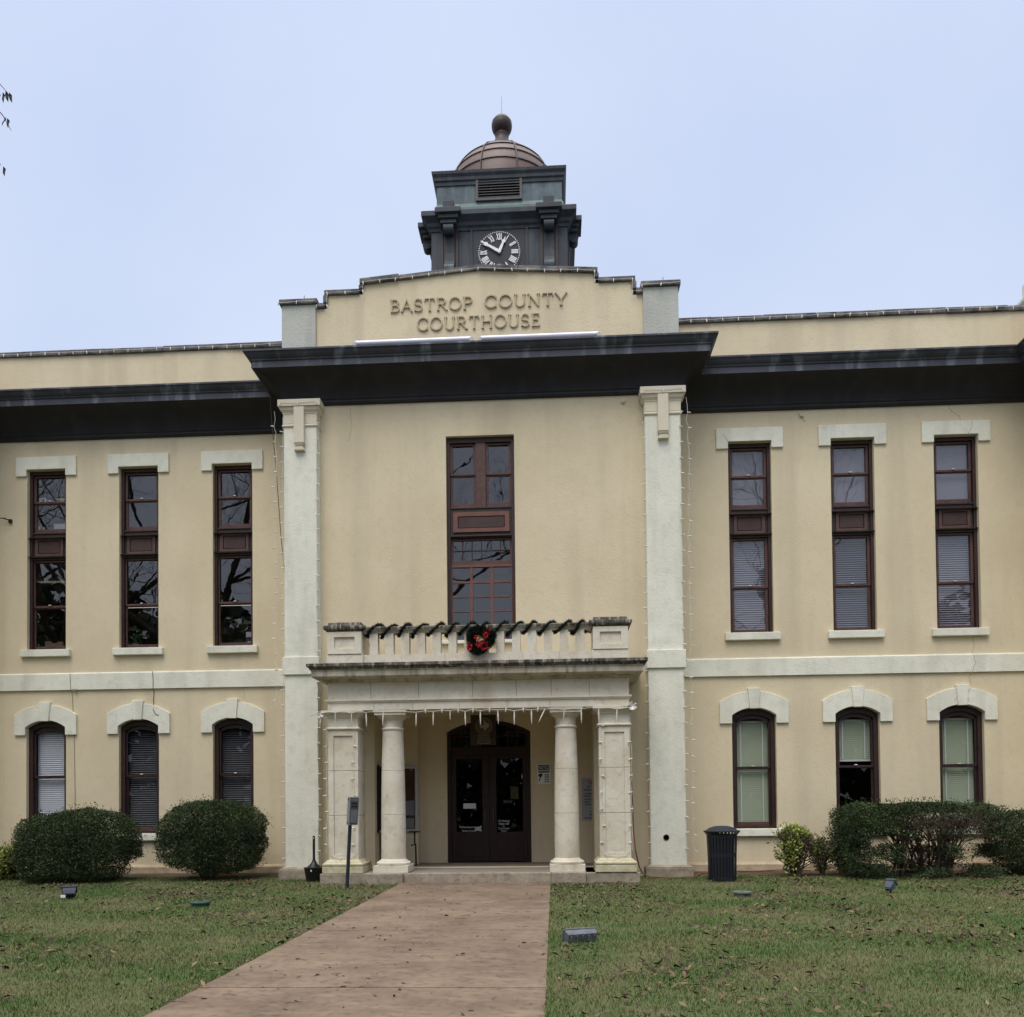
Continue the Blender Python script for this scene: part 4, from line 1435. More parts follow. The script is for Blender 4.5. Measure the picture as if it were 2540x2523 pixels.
# handrail stand beside the board
o = small('valve_stand', 'dark iron pipe stand with a tee handle beside the round column', 'pipe stand', (-3.02, -.55, .2))
w = MB()
w.tube([(-2.99, -.55, .2), (-3.0, -.55, .66), (-3.02, -.55, .70), (-3.02, -.55, .93)], .018, 8)
w.tube([(-3.14, -.55, .93), (-2.90, -.55, .93)], .014, 8)
w.tube([(-3.10, -.55, .63), (-3.0, -.55, .66)], .014, 8)
w.build('pipe', BLACK, o)
o = small('trash_bin', 'dark lidded bin in shadow against the left side of the alcove', 'bin', (-3.5, -.75, .2))
w = MB()
w.lathe((-3.52, -.72), [(.14, .2), (.17, .95), (.18, .98), (.18, 1.02), (.10, 1.10), (.02, 1.12)], 20)
w.build('body', M('dark_grey_plastic', (.03, .032, .035), rough=.5), o, smooth=True)

# dome camera and other small fixtures
o = small('dome_camera', 'white dome security camera on the wall behind the left end of the balustrade', 'camera', (-3.74, YB, 4.75))
w = MB()
w.box(-3.77, -3.71, YB - .03, YB - .001, 4.76, 4.95)
w.tube([(-3.74, YB - .02, 4.93), (-3.74, YB - .16, 4.93)], .02, 8)
w.build('bracket', WHITE, o)
w = MB()
w.lathe((-3.74, YB - .18), [(.02, 4.99), (.075, 4.97), (.085, 4.93), (.085, 4.87), (.05, 4.86)], 20, cap=True)
w.build('housing', WHITE, o, smooth=True)
w = MB()
w.lathe((-3.74, YB - .18), [(.07, 4.858), (.065, 4.82), (.04, 4.79), (.005, 4.78)], 20)
w.build('lens', M('smoked_dome', (.10, .10, .09), rough=.15), o, smooth=True)
o = small('pipe_outlet', 'round black pipe outlet low on the right pilaster', 'pipe outlet', (2.257, -1.45, .80))
w = MB()
w.xf = lambda p: (2.257 + p[0], -1.45 - p[2], .80 + p[1])
w.lathe((0, 0), [(.060, 0), (.060, .012), (.045, .014), (.04, -.03)], 20)
w.build('ring', M('dull_black', (.02, .02, .02), rough=.7), o)
o = small('wall_eyelet', 'small tan fixture on the wall below the dark cornice over the bay', 'fixture', (1.72, YB, 9.83))
w = MB(); w.lathe((1.53, YB - .01), [(.02, 9.80), (.045, 9.82), (.045, 9.86), (.02, 9.875)], 10); w.build('cup', STUCCO, o)
o = small('wall_eyelet', 'small tan fixture with a stub of wire above the right wing windows', 'fixture', (5.45, YR, 9.83))
w = MB(); w.lathe((5.45, YR - .01), [(.02, 9.80), (.045, 9.82), (.045, 9.86), (.02, 9.88)], 10)
w.tube([(5.36, YR - .004, 9.95), (5.42, YR - .012, 9.83), (5.54, YR - .004, 9.70)], .006, 5); w.build('cup', STUCCO, o)
o = small('wire_bracket', 'dark bracket holding a cable end left of the first upper window', 'bracket', (-12.44, YL, 8.15))
w = MB(); w.box(-12.47, -12.40, -.05, -.001, 8.10, 8.18); w.tube([(-12.44, -.05, 8.15), (-12.55, -.09, 8.19), (-12.75, -.10, 8.19), (-13.2, -.10, 8.22)], .012, 6)
w.lathe((-12.52, -.09), [(.01, 8.16), (.03, 8.18), (.01, 8.20)], 8); w.build('arm', BLACK, o)

# cables
o = small('cable', 'thin dark cable hanging from the left wing cornice beside the pilaster', 'cable', (-6.1, -.55, 10.7))
w = MB(); w.tube([(-6.12, -.72, 10.75), (-6.11, -.60, 10.0), (-6.08, -.40, 9.0), (-6.03, -.26, 7.6), (-5.93, -.15, 6.2), (-5.78, -.06, 4.9)], .008, 5); w.build('strand', WIRED, o)
o = small('cable', 'thin dark wire running down over the band course to the middle left arch', 'cable', (-9.06, -.06, 4.3))
w = MB(); w.tube([(-9.07, -.056, 4.60), (-9.055, -.056, 4.40), (-9.06, -.056, 4.20), (-9.055, -.01, 4.15), (-9.07, -.008, 3.95), (-9.05, -.055, 3.72), (-9.0, -.056, 3.62), (-8.93, -.056, 3.61)], .007, 5); w.build('strand', WIRED, o)
o = small('cable', 'thin wire down the tan wall between the two leftmost arched windows', 'cable', (-10.98, -.06, 3.0))
w = MB(); w.tube([(-11.0, -.056, 4.58), (-10.98, -.056, 4.22), (-10.97, -.01, 4.1), (-10.93, -.008, 3.2), (-10.9, -.008, 1.6), (-10.88, -.008, .25)], .006, 5)
w.box(-10.92, -10.84, -.07, -.045, 4.19, 4.23); w.build('strand', M('tan_wire', (.32, .25, .16)), o)
o = small('extension_cord', 'reddish brown extension cord from the right pier along the wall base', 'cord', (1.65, -1.9, .2))
w = MB()
w.tube([(1.50, -2.2, 1.95), (1.52, -2.19, 1.5), (1.53, -2.2, 1.0), (1.56, -2.2, .6), (1.66, -1.9, .25), (1.74, -1.75, .10), (1.9, -1.72, .03), (2.3, -1.8, .02), (2.75, -1.75, .02), (3.0, -1.0, .03), (3.6, -.62, .05), (4.2, -.55, .03), (4.7, -.60, .06), (5.4, -.5, .04)], .012, 6)
w.build('strand', CORD, o)

# ------------------------------------------------------------------ string lights
def bulb_proto(name, ln, r):
    w = MB()
    w.lathe((0, 0), [(r * .6, 0), (r * .75, -ln * .16), (r, -ln * .3), (r * .85, -ln * .65), (r * .25, -ln)], 8)
    w.lathe((0, 0), [(r * .5, .012), (r * .8, .01), (r * .8, 0)], 8)
    me = w.build(name, BULB, None, smooth=True)
    m = me.data
    bpy.data.objects.remove(me)
    return m
BULB_ME = bulb_proto('bulb', .070, .0125)
ICE_ME = bulb_proto('icicle', .25, .0135)


def place(me, name, parent, loc, rot=(0, 0, 0), s=1.0):
    o = bpy.data.objects.new(name, me)
    COL.objects.link(o)
    o.parent = parent
    o.location = Vector(loc) - ORG[parent]
    o.rotation_euler = rot
    o.scale = (s, s, s)
    return o


def light_string(label, pts, bulbs, group, wire_r=.004):
    """bulbs: list of (loc, rot)"""
    o = thing('light_string', label, 'string lights', pts[0], group)
    w = MB(); w.tube(pts, wire_r, 5); w.build('wire', WIREW, o)
    for loc, rot in bulbs:
        place(BULB_ME, 'bulb', o, loc, rot)
    return o


def vertical_string(label, x, y, z0, z1, side, group, sway=.012, step=.318):
    pts, bl = [], []
    n = int((z1 - z0) / step)
    for k in range(n + 1):
        z = z1 - k * step
        px = x + random.uniform(-sway, sway)
        pts.append((px, y + random.uniform(-.004, .004), z))
        pts.append((x + random.uniform(-sway, sway), y, z - step * .5))
        if 0 < k:
            sd = side if side else random.choice((-1, 1))
            bl.append(((px, y - .006, z), (random.uniform(-.25, .25), sd * (PI / 2 + random.uniform(-.35, .25)), random.uniform(-.5, .5))))
    return light_string(label, pts, bl, group)


GPIL = 'string lights down the pilasters'
vertical_string('white string lights down the outer edge of the left pilaster', -5.585, -1.44, .3, 9.65, 1, GPIL)
vertical_string('white string lights hanging free of the left pilaster capital, outermost on that side', -5.72, -1.50, 3.7, 9.75, 1, GPIL, .03)
vertical_string('white string lights down the inner edge of the left pilaster', -4.865, -1.462, .35, 9.80, -1, GPIL)
vertical_string('white string lights down the inner edge of the right pilaster', 1.935, -1.44, .35, 9.60, 1, GPIL)
vertical_string('white string lights down the outer edge of the right pilaster', 2.655, -1.465, .45, 9.80, -1, GPIL)
vertical_string('white string lights hanging free of the right pilaster capital, outermost on that side', 2.80, -1.50, .4, 9.75, -1, GPIL, .03)
for x0, x1, lab in ((-5.60, -4.84, 'short string of white bulbs across the left pilaster capital'), (1.92, 2.70, 'short string of white bulbs across the right pilaster capital')):
    y = -1.562
    zs = [x0 + (x1 - x0) * k / 2 for k in range(3)]
    light_string(lab, [(x0, y, 9.90), ((x0 + x1) / 2, y, 9.885), (x1, y, 9.91)], [((x, y - .004, 9.89), (0, 0, 0)) for x in zs], GPIL)


def coping_string(label, poly, y, step, group):
    """bulbs hang from a polyline in XZ"""
    pts, bl = [], []
    for (xa, za), (xb, zb) in zip(poly[:-1], poly[1:]):
        L = math.hypot(xb - xa, zb - za)
        n = max(1, round(L / step))
        for k in range(n):
            t = k / n
            p = (xa + (xb - xa) * t, y, za + (zb - za) * t + random.uniform(-.01, .01))
            pts.append(p)
            pts.append((p[0] + (xb - xa) / n * .5, y, p[2] + (zb - za) / n * .5 - .006))
            bl.append((p, (random.uniform(-.2, .2), random.uniform(-.3, .3), 0)))
    pts.append((poly[-1][0], y, poly[-1][1]))
    return light_string(label, pts, bl, group)


GCOP = 'string lights along the parapet copings'
coping_string('white string lights along the coping of the left wing parapet', [(-12.9, 12.0), (-5.68, 12.02)], -.075, .335, GCOP)
coping_string('white string lights along the coping of the right wing parapet', [(2.75, 12.0), (10.25, 12.02)], -.365, .335, GCOP)
coping_string('white string lights along the stepped gable coping behind the letters',
              [(-4.9, 12.10), (XC - 3.22, 12.10), (XC - 3.22, 12.37), (XC - 2.45, 12.37), (XC - 2.45, 12.55), (XC, 12.755), (XC + 2.42, 12.59), (XC + 2.42, 12.39), (XC + 3.2, 12.39), (XC + 3.2, 12.12), (1.95, 12.12)], YB - .085, .36, GCOP)
coping_string('three white bulbs strung across the cap of the left parapet post', [(-5.70, 12.16), (-4.92, 12.17)], YB - .125, .34, GCOP)
coping_string('three white bulbs strung across the cap of the right parapet post', [(1.93, 12.22), (2.74, 12.25)], YB - .125, .34, GCOP)

GPIE = 'string lights down the porch piers'
vertical_string('white string lights down the outer edge of the left stone pier', XC - 2.93, PF - .01, .55, 3.30, 1, GPIE, .018)
vertical_string('white string lights down the front of the left stone pier', XC - 2.40, PF - .012, .55, 3.30, 0, GPIE)
vertical_string('white string lights down the inner edge of the right stone pier', XC + 2.37, PF - .012, .5, 3.30, 0, GPIE)
vertical_string('white string lights down the outer edge of the right stone pier', XC + 2.93, PF - .01, .55, 3.30, 1, GPIE, .018)
# loops of loose wire lying round the pier bases
for s, lab in ((-1, 'loop of loose white wire round the foot of the left stone pier'), (1, 'loop of loose white wire round the foot of the right stone pier')):
    xm = XC + s * 2.615
    light_string(lab, [(xm - .27, PF - .015, .66), (xm - .24, PF - .02, .56), (xm - .16, PF - .02, .51), (xm + .02, PF - .02, .495), (xm + .18, PF - .02, .51), (xm + .26, PF - .02, .60)],
                 [((xm + .05 * s, PF - .03, .495), (0, .4, 0))], GPIE)

# icicle lights across the architrave
o = thing('icicle_lights', 'string of white plastic icicle lights hanging across the porch front', 'string lights', (XC, PF - .14, 3.33))
xs = [-4.47, -4.185, -3.87, -3.585, -3.25, -2.615, -2.285, -1.965, -1.675, -1.385, -1.05, -.735, -.41, -.155, .215, .535, .865, 1.21]
pts = []
for k in range(len(xs)):
    pts.append((xs[k], PF - .12, 3.29 + .012 * math.sin(k * 2.1)))
    if k + 1 < len(xs): pts.append(((xs[k] + xs[k + 1]) / 2, PF - .115, 3.315 + .01 * math.sin(k)))
pts.append((1.50, PF - .12, 3.32))
w = MB(); w.tube(pts, .005, 5)
w.tube([(-4.8, PF + .3, 3.28), (-4.47, PF - .12, 3.29)], .006, 5)
w.tube([(-2.75, PF - .02, 3.34), (-2.1, PF - .06, 3.355), (-1.2, PF - .06, 3.35), (-.2, PF - .02, 3.37), (1.50, PF - .12, 3.34)], .006, 5)
w.build('wire', WIREW, o)
for k, x in enumerate(xs):
    sc = 1.05 if k not in (1, 2, 7, 14) else .72
    place(ICE_ME, 'icicle', o, (x, PF - .125, 3.285 + .012 * math.sin(k * 2.1)), (0, random.uniform(-.06, .06) + (.42 if k == 13 else 0) + (.12 if k == 14 else 0), 0), sc)
for k in range(17):
    x = (xs[k] + xs[k + 1]) / 2
    if -2.7 < x < -.1: place(BULB_ME, 'bulb', o, (x, PF - .06, 3.35), (0, random.uniform(-.2, .2), 0), 1.3)
w = MB()
for k in range(16):
    a = random.uniform(0, 2 * PI)
    w.tube([(1.50, PF - .13, 3.33), (1.50 + .08 * math.cos(a), PF - .13 - random.uniform(0, .04), 3.33 + .08 * math.sin(a))], [.012, .02], 5)
w.build('cluster', BULB, o)
w = MB()
for k in range(8):
    a = random.uniform(0, 2 * PI)
    w.tube([(-4.47, PF - .13, 3.24), (-4.47 + .06 * math.cos(a), PF - .15, 3.24 + .05 * math.sin(a))], [.012, .018], 5)
w.build('cluster', BULB, o)


# ------------------------------------------------------------------ needles, garland, wreath
def needles(centres, normals, n_each, ln, wd, spread, seed):
    r = np.random.default_rng(seed)
    C = np.repeat(np.asarray(centres), n_each, 0)
    N = np.repeat(np.asarray(normals), n_each, 0)
    d = N * r.uniform(.2, 1, (len(C), 1)) + r.normal(0, spread, C.shape)
    d /= np.linalg.norm(d, axis=1, keepdims=True)
    C = C + r.normal(0, .008, C.shape)
    side = np.cross(d, r.normal(0, 1, C.shape)); side /= np.linalg.norm(side, axis=1, keepdims=True)
    L = ln * r.uniform(.6, 1.2, (len(C), 1))
    v = np.stack([C - side * wd, C + side * wd, C + d * L], 1).reshape(-1, 3)
    return v, np.arange(len(C) * 3).reshape(-1, 3), np.repeat(r.random(len(C)), 3)


o = thing('garland', 'dark green evergreen garland spiralling round the balustrade rail', 'garland', (XC, BY + .1, 4.91))
cs, ns = [], []
T0, T1 = -.35, 13.72
core = []
for k in range(1700):
    t = T0 + (T1 - T0) * k / 1699
    a = 2 * PI * t
    # one turn each baluster bay: in front the strand drops to the left
    x = -3.50 + t * .3085 + (.05 + .025 * math.sin(t * 2.3)) * math.sin(a) + .02 * math.sin(t * 1.7)
    yy_, zz_ = BY + .14 - .155 * math.cos(a), 4.918 + (.10 + .02 * math.sin(t * 3.1)) * math.sin(a)
    cs.append((x, yy_, zz_)); ns.append((0, -math.cos(a), math.sin(a)))
    if k % 10 == 0: core.append((x, yy_, zz_))
v, f, rn = needles(cs, ns, 14, .058, .005, .8, 3)
raw_mesh('needles', v, None, f, PINE, o, rn)
w = MB(); w.tube(core, .022, 6); w.build('core', M('garland_core', (.006, .010, .006)), o)

o = thing('wreath', 'evergreen christmas wreath with red bows on the front of the balustrade', 'wreath', (-1.385, BY - .08, 4.65))
cs, ns = [], []
wc = Vector((-1.385, BY - .07, 4.655))
ringp = []
for k in range(420):
    a = 2 * PI * k / 420
    rr = .185 + .03 * math.sin(a * 3 + 1) + (.03 if .2 < a < 1.8 else 0)
    p = wc + Vector((rr * math.cos(a) * 1.02, 0, rr * math.sin(a) * .98))
    ringp.append(p)
    for _ in range(4):
        b = random.uniform(0, 2 * PI)
        nn = Vector((math.cos(a) * math.cos(b), -abs(math.sin(b)), math.sin(a) * math.cos(b)))
        cs.append(tuple(p + nn * .05)); ns.append(tuple(nn))
v, f, rn = needles(cs, ns, 7, .07, .006, .7, 4)
raw_mesh('needles', v, None, f, PINE, o, rn)
w = MB(); w.tube([tuple(p) for p in ringp[::7]] + [tuple(ringp[0])], .055, 8); w.build('ring', M('wreath_core', (.008, .014, .008)), o)
def bow(cx, cz, s, n, name, mat):
    w = MB()
    for k in range(n):
        a = 2 * PI * k / n + random.uniform(-.3, .3)
        L = s * random.uniform(.7, 1.15)
        c0 = Vector((cx, BY - .13, cz))
        d = Vector((math.cos(a), -.25, math.sin(a))); sd_ = Vector((-math.sin(a), random.uniform(-.5, .5), math.cos(a))) * s * .38
        tip = c0 + d * L
        mid = c0 + d * L * .5 + Vector((0, -.03, 0))
        w.face([w.vert(c0), w.vert(mid - sd_), w.vert(tip), w.vert(mid + sd_)])
    w.build(name, mat, o, recalc=False)
bow(-1.235, 4.80, .085, 7, 'bow', RED); bow(-1.26, 4.73, .07, 5, 'bow', RED)
bow(-1.30, 4.52, .105, 9, 'bow', RED); bow(-1.40, 4.575, .09, 7, 'bow', RED)
bow(-1.57, 4.50, .075, 7, 'bow', RED); bow(-1.45, 4.70, .06, 5, 'bow', RED); bow(-1.58, 4.58, .045, 5, 'bow', RED)
bow(-1.385, 4.655, .075, 7, 'rosette', M('tan_rosette', (.42, .30, .17), rough=.7))

# ------------------------------------------------------------------ things on the lawn
def trash_can():
    cx, cy = 3.19, -2.33
    o = thing('trash_can', 'black slatted metal trash can with a domed lid on the lawn by the right wing', 'trash can', (cx, cy, 0))
    w = MB()
    n = 28
    for k in range(n):
        a0, a1 = 2 * PI * (k - .31) / n, 2 * PI * (k + .31) / n
        for (ra, za), (rb, zb) in zip([(.262, .03), (.272, .5), (.287, .88), (.335, .935)][:-1], [(.262, .03), (.272, .5), (.287, .88), (.335, .935)][1:]):
            for dr, fl in ((0, 1), (-.008, -1)):
                q = [(cx + (ra + dr) * math.cos(a0), cy + (ra + dr) * math.sin(a0), za), (cx + (ra + dr) * math.cos(a1), cy + (ra + dr) * math.sin(a1), za),
                     (cx + (rb + dr) * math.cos(a1), cy + (rb + dr) * math.sin(a1), zb), (cx + (rb + dr) * math.cos(a0), cy + (rb + dr) * math.sin(a0), zb)]
                w.quad(*(q if fl > 0 else q[::-1]))
    w.build('slats', M('bin_enamel', (.010, .012, .019), (.014, .016, .025), scale=8, rough=.4, spec=.45), o, recalc=False)
    for z, r in ((.05, .258), (.50, .269), (.86, .283)):
        w = MB()
        w.lathe((cx, cy), [(r - .004, z - .03), (r - .004, z + .03), (r - .014, z + .03), (r - .014, z - .03), (r - .004, z - .03)], 40, cap=False)
        w.build('band', BLACKM, o)
    w = MB()
    w.lathe((cx, cy), [(.325, .935), (.345, .94), (.345, .955), (.30, .965), (.24, 1.01), (.13, 1.045), (.125, 1.01), (.0, 1.0)], 40)
    w.build('lid', BLACKM, o, smooth=True)
    w = MB()
    w.lathe((cx, cy), [(.02, .04), (.215, .04), (.232, .88), (.22, .88), (.20, .07), (.02, .07)], 32)
    w.build('liner', M('liner_plastic', (.012, .012, .014), rough=.6), o, smooth=True)
trash_can()

o = thing('cigarette_urn', 'black cigarette receptacle with a tall neck beside the left pilaster base', 'ash receptacle', (-4.79, -2.03, 0))
cx, cy = -4.79, -2.03
w = MB(); w.lathe((cx, cy), [(.148, 0), (.152, .02), (.195, .27), (.20, .285), (.19, .29), (.12, .29)], 32); w.build('base', BLACK, o, smooth=True)
w = MB(); w.lathe((cx, cy), [(.14, .292), (.12, .31), (.075, .35), (.045, .39), (.03, .43), (.025, .47), (.025, .885), (.02, .905), (.006, .915)], 24); w.build('neck', BLACK, o, smooth=True)
w = MB(); w.box(cx - .012, cx + .012, cy - .203, cy - .19, .215, .245); w.build('label', WHITE, o)
w = MB(); w.prism([(cx - .006, .855), (cx + .006, .855), (cx + .006, .88), (cx - .006, .88)], cy - .027, cy - .02); w.build('slot', WHITE, o)

o = thing('sign_post', 'leaning dark metal post with a small grey sign box beside the left pier', 'sign post', (-3.77, -3.43, 0))
o_loc = Vector((-3.77, -3.43, 0))
w = MB()
rz = math.radians(58); tilt = math.radians(3.1)
R_ = Matrix.Translation(o_loc) @ Matrix.Rotation(tilt, 4, 'Y') @ Matrix.Rotation(rz, 4, 'Z')
w.xf = lambda p: tuple(R_ @ Vector(p))
w.box(-.028, .028, -.02, .02, -.05, 1.60)
w.build('post', BLACKM, o, bevel=.003)
w = MB(); w.xf = lambda p: tuple(R_ @ Vector(p))
w.box(-.11, .11, -.085, -.022, 1.16, 1.665)
w.build('box', M('light_grey_edge', (.20, .21, .22), rough=.5), o, bevel=.004)
w = MB(); w.xf = lambda p: tuple(R_ @ Vector(p))
w.box(-.10, .10, -.089, -.086, 1.175, 1.65, 0)
w.box(-.085, .085, -.091, -.0885, 1.59, 1.635, 1)
for z in (1.535, 1.48): w.box(-.07, .07, -.091, -.0885, z, z + .03, 2)
w.box(-.085, .085, -.091, -.0885, 1.20, 1.44, 1)
w.build('sign_face', [SIGNDK, GREYBOX, M('sign_line', (.02, .02, .022))], o)
w = MB(); w.xf = lambda p: tuple(R_ @ Vector(p))
for z in (1.20, 1.62): w.tube([(-.125, -.05, z), (-.105, -.05, z)], .012, 8)
w.build('screw', BLACK, o)


def flood(label, loc, rz, tilt, size, mat, lens=True):
    o = thing('flood_light', label, 'flood light', loc, 'flood lights on the lawn')
    w = MB()
    Rm_ = Matrix.Translation(Vector(loc) + Vector((0, 0, size[2] * .9 + .05))) @ Matrix.Rotation(rz, 4, 'Z') @ Matrix.Rotation(tilt, 4, 'X')
    w.xf = lambda p: tuple(Rm_ @ Vector(p))
    sx_, sy_, sz_ = size
    w.rectlathe(0, 0, [(0, -sz_), (.012, -sz_ * .2), (.015, sz_ * .6), (.03, sz_ * .62), (.03, sz_)], 0, sx_, sy_)
    for k in range(5):
        x = -sx_ * .8 + sx_ * 1.6 * k / 4
        w.box(x - .006, x + .006, -sy_ * .8, sy_ * .8, -sz_ - .02, -sz_ + .002)
    w.build('housing', mat, o, bevel=.006)
    if lens:
        w = MB(); w.xf = lambda p: tuple(Rm_ @ Vector(p))
        w.box(-sx_, sx_, -sy_, sy_, sz_ + .001, sz_ + .004); w.build('lens', ALU, o)
    w = MB()
    w.tube([(loc[0], loc[1], -.03), (loc[0], loc[1], size[2] * .8 + .03)], .016, 8)
    w.build('stake', BLACKM, o)
    return o
BLUEB = M('blue_black_metal', (.022, .028, .048), (.03, .036, .055), scale=8, rough=.5)
f1 = flood('dark blue flood light with a white label in front of the leftmost round shrub', (-8.05, -4.93, 0), .5, -.75, (.085, .055, .075), BLUEB)
w = MB(); w.box(-8.12, -8.04, -5.06, -5.05, .04, .085); w.build('sticker', WHITE, f1)
flood('small dark flood light on a stake in front of the long clipped hedge', (5.43, -4.56, 0), -.9, -.8, (.05, .04, .085), M('slate_metal', (.07, .085, .11), (.05, .06, .08), scale=9, rough=.6))
flood('large weathered grey flood light lying in the grass beside the path', (.27, -9.25, -.05), .42, -1.30, (.17, .07, .05), M('weathered_grey_metal', (.12, .13, .145), (.08, .085, .095), scale=9, rough=.6, spots=(.2, .21, .22), spscale=20, spamt=.5))

for label, loc, mat in (('dark green plastic valve box lid in the grass left of the path', (-5.36, -6.0, 0), GREENP),
                        ('pale grey green valve box lid in the grass right of the path', (2.97, -4.95, 0), M('pale_green_plastic', (.10, .125, .10), rough=.7))):
    o = thing('valve_box', label, 'valve box', loc, 'valve box lids in the lawn')
    w = MB(); w.lathe((loc[0], loc[1]), [(.13, -.02), (.13, .055)], 24); w.build('rim', mat, o)
    w = MB(); w.lathe((loc[0], loc[1]), [(.15, .056), (.15, .075), (.135, .082), (.0, .084)], 24)
    w.box(loc[0] - .02, loc[0] + .02, loc[1] - .05, loc[1] + .05, .083, .092); w.build('lid', mat, o)

# ------------------------------------------------------------------ things seen through the windows
for label, loc, s in (('lit ceiling light deep in the room behind the leftmost upper windows', (-12.3, 1.75, 7.24), .62),
                      ('long lit ceiling tube behind the second and third upper windows, left fitting', (-11.4, 4.55, 7.26), 1.15),
                      ('long lit ceiling tube behind the second and third upper windows, right fitting', (-8.9, 4.55, 7.26), 1.15)):
    o = thing('ceiling_light', label, 'ceiling light', loc, 'ceiling lights in the upper office')
    w = MB(); w.box(loc[0] - s, loc[0] + s, loc[1] - .09, loc[1] + .09, loc[2] - .02, loc[2] + .05); w.build('housing', WHITE, o)
    w = MB(); w.box(loc[0] - s + .02, loc[0] + s - .02, loc[1] - .07, loc[1] + .07, loc[2] - .03, loc[2] - .022); w.build('diffuser', emit_mat('lit_tube', (1, .93, .70),   .12 if loc[1] < 2 else 1.1), o)
o = thing('ceiling_light', 'lit ceiling light high behind the third upper window', 'ceiling light', (-6.9, 1.2, 9.75), 'ceiling lights in the upper office')
w = MB(); w.box(-7.02, -6.80, 1.1, 1.3, 9.68, 9.75); w.build('housing', WHITE, o)
w = MB(); w.box(-7.0, -6.82, 1.11, 1.29, 9.66, 9.675); w.build('diffuser', emit_mat('lit_panel', (1, .95, .8), 2.0), o)

o = thing('cardboard_box', 'open cardboard box on the sill inside the leftmost upper window', 'box', (-11.55, .36, 5.19))
w = MB()
w.box(-11.80, -11.36, .28, .50, 5.19, 5.36); w.box(-11.80, -11.64, .275, .29, 5.361, 5.40); w.box(-11.50, -11.36, .275, .29, 5.361, 5.39)
w.build('carton', CARD, o)
o = thing('ornament', 'white cube frame ornament on the meeting rail of the leftmost upper window', 'ornament', (-11.83, .30, 8.6))
w = MB(); w.strip([(-11.88, 8.66), (-11.80, 8.66), (-11.80, 8.73), (-11.88, 8.73)], [(-11.93, 8.60), (-11.76, 8.60), (-11.76, 8.76), (-11.93, 8.76)], .24, .36, 0, True); w.build('frame', WHITE, o)
o = thing('ornament', 'pale starfish ornament beside the white cube in the leftmost upper window', 'ornament', (-11.42, .30, 8.6))
w = MB()
sp = []
for k in range(10):
    a = PI / 2 + k * PI / 5; r_ = .14 if k % 2 == 0 else .05
    sp.append((-11.40 + r_ * math.cos(a), 8.70 + r_ * math.sin(a)))
w.prism(sp, .26, .29); w.box(-11.62, -11.44, .24, .34, 8.60, 8.66); w.build('star', M('starfish', (.50, .48, .28)), o)
o = thing('paper_stack', 'white papers piled on the lower rail of the leftmost upper window', 'papers', (-11.4, .32, 8.0))
w = MB()
for k in range(7): w.box(-11.58 + .02 * random.random(), -11.24 - .02 * random.random(), .24, .42, 7.99 + k * .022, 8.008 + k * .022)
w.box(-11.98, -11.92, .26, .30, 7.99, 8.10); w.box(-11.85, -11.80, .26, .30, 7.99, 8.08); w.build('sheets', PAPER, o)
o = thing('potted_plant', 'green potted plant on the sill inside the second upper window', 'plant', (-9.68, .36, 5.19))
w = MB(); w.lathe((-9.68, .36), [(.05, 5.19), (.075, 5.30), (.07, 5.31)], 14); w.build('pot', M('pot_white', (.5, .5, .46)), o)
cs = [(-9.68 + random.gauss(0, .05), .36 + random.gauss(0, .04), 5.40 + random.gauss(0, .06)) for _ in range(50)]
v, f, rn = needles(cs, [(0, -.3, 1)] * 50, 4, .07, .018, .9, 9)
raw_mesh('leaves', v, None, f, leaf_mat('house_plant_leaf', (.03, .09, .03), (.10, .22, .10)), o, rn)
o = thing('paper_holder', 'grey paper holder on the sill inside the third upper window', 'holder', (-6.95, .34, 5.19))
w = MB(); w.box(-7.03, -6.80, .26, .42, 5.23, 5.40, 0); w.box(-7.02, -6.80, .25, .43, 5.401, 5.52, 1); w.box(-6.98, -6.86, .235, .25, 5.22, 5.30, 1); w.build('box', [SIGNDK, PAPER], o)
o = thing('figurine', 'small gilt figurine on the meeting rail of the third upper window', 'ornament', (-7.5, .28, 8.6))
w = MB()
for a in range(6): w.tube([(-7.5 + .05 * math.cos(a), .27, 8.66 + .05 * math.sin(a)), (-7.5 + .05 * math.cos(a + 1.2), .27, 8.66 + .05 * math.sin(a + 1.2))], .008, 5)
w.box(-7.55, -7.45, .25, .29, 8.60, 8.62); w.build('figure', M('gilt', (.35, .30, .18), rough=.5), o)

# ------------------------------------------------------------------ vegetation
def pn(P, s, seed):
    """cheap vectorised 3D noise in -1..1"""
    r = np.random.default_rng(seed)
    out = np.zeros(len(P))
    for k in range(6):
        d = r.normal(0, 1, 3); d /= np.linalg.norm(d)
        out += np.sin(P @ d * s * (1 + .35 * k) + r.uniform(0, 6.28)) / (1 + .25 * k)
    return out / 3.2


def leaf_quads(C, size, seed, up=.3, asp=.42, nrm=None):
    r = np.random.default_rng(seed)
    n = len(C)
    d = r.normal(0, 1, (n, 3)); d[:, 2] += up
    if nrm is not None: d += nrm * 1.2
    d /= np.linalg.norm(d, axis=1, keepdims=True)
    s = np.cross(d, r.normal(0, 1, (n, 3))); s /= np.linalg.norm(s, axis=1, keepdims=True)
    L = size * r.uniform(.65, 1.25, (n, 1))
    fold = np.cross(d, s) * L * .08
    v = np.stack([C - d * L * .5, C + s * L * asp * .5 + fold, C + d * L * .5, C - s * L * asp * .5 + fold], 1).reshape(-1, 3)
    return v, np.arange(n * 4).reshape(-1, 4)


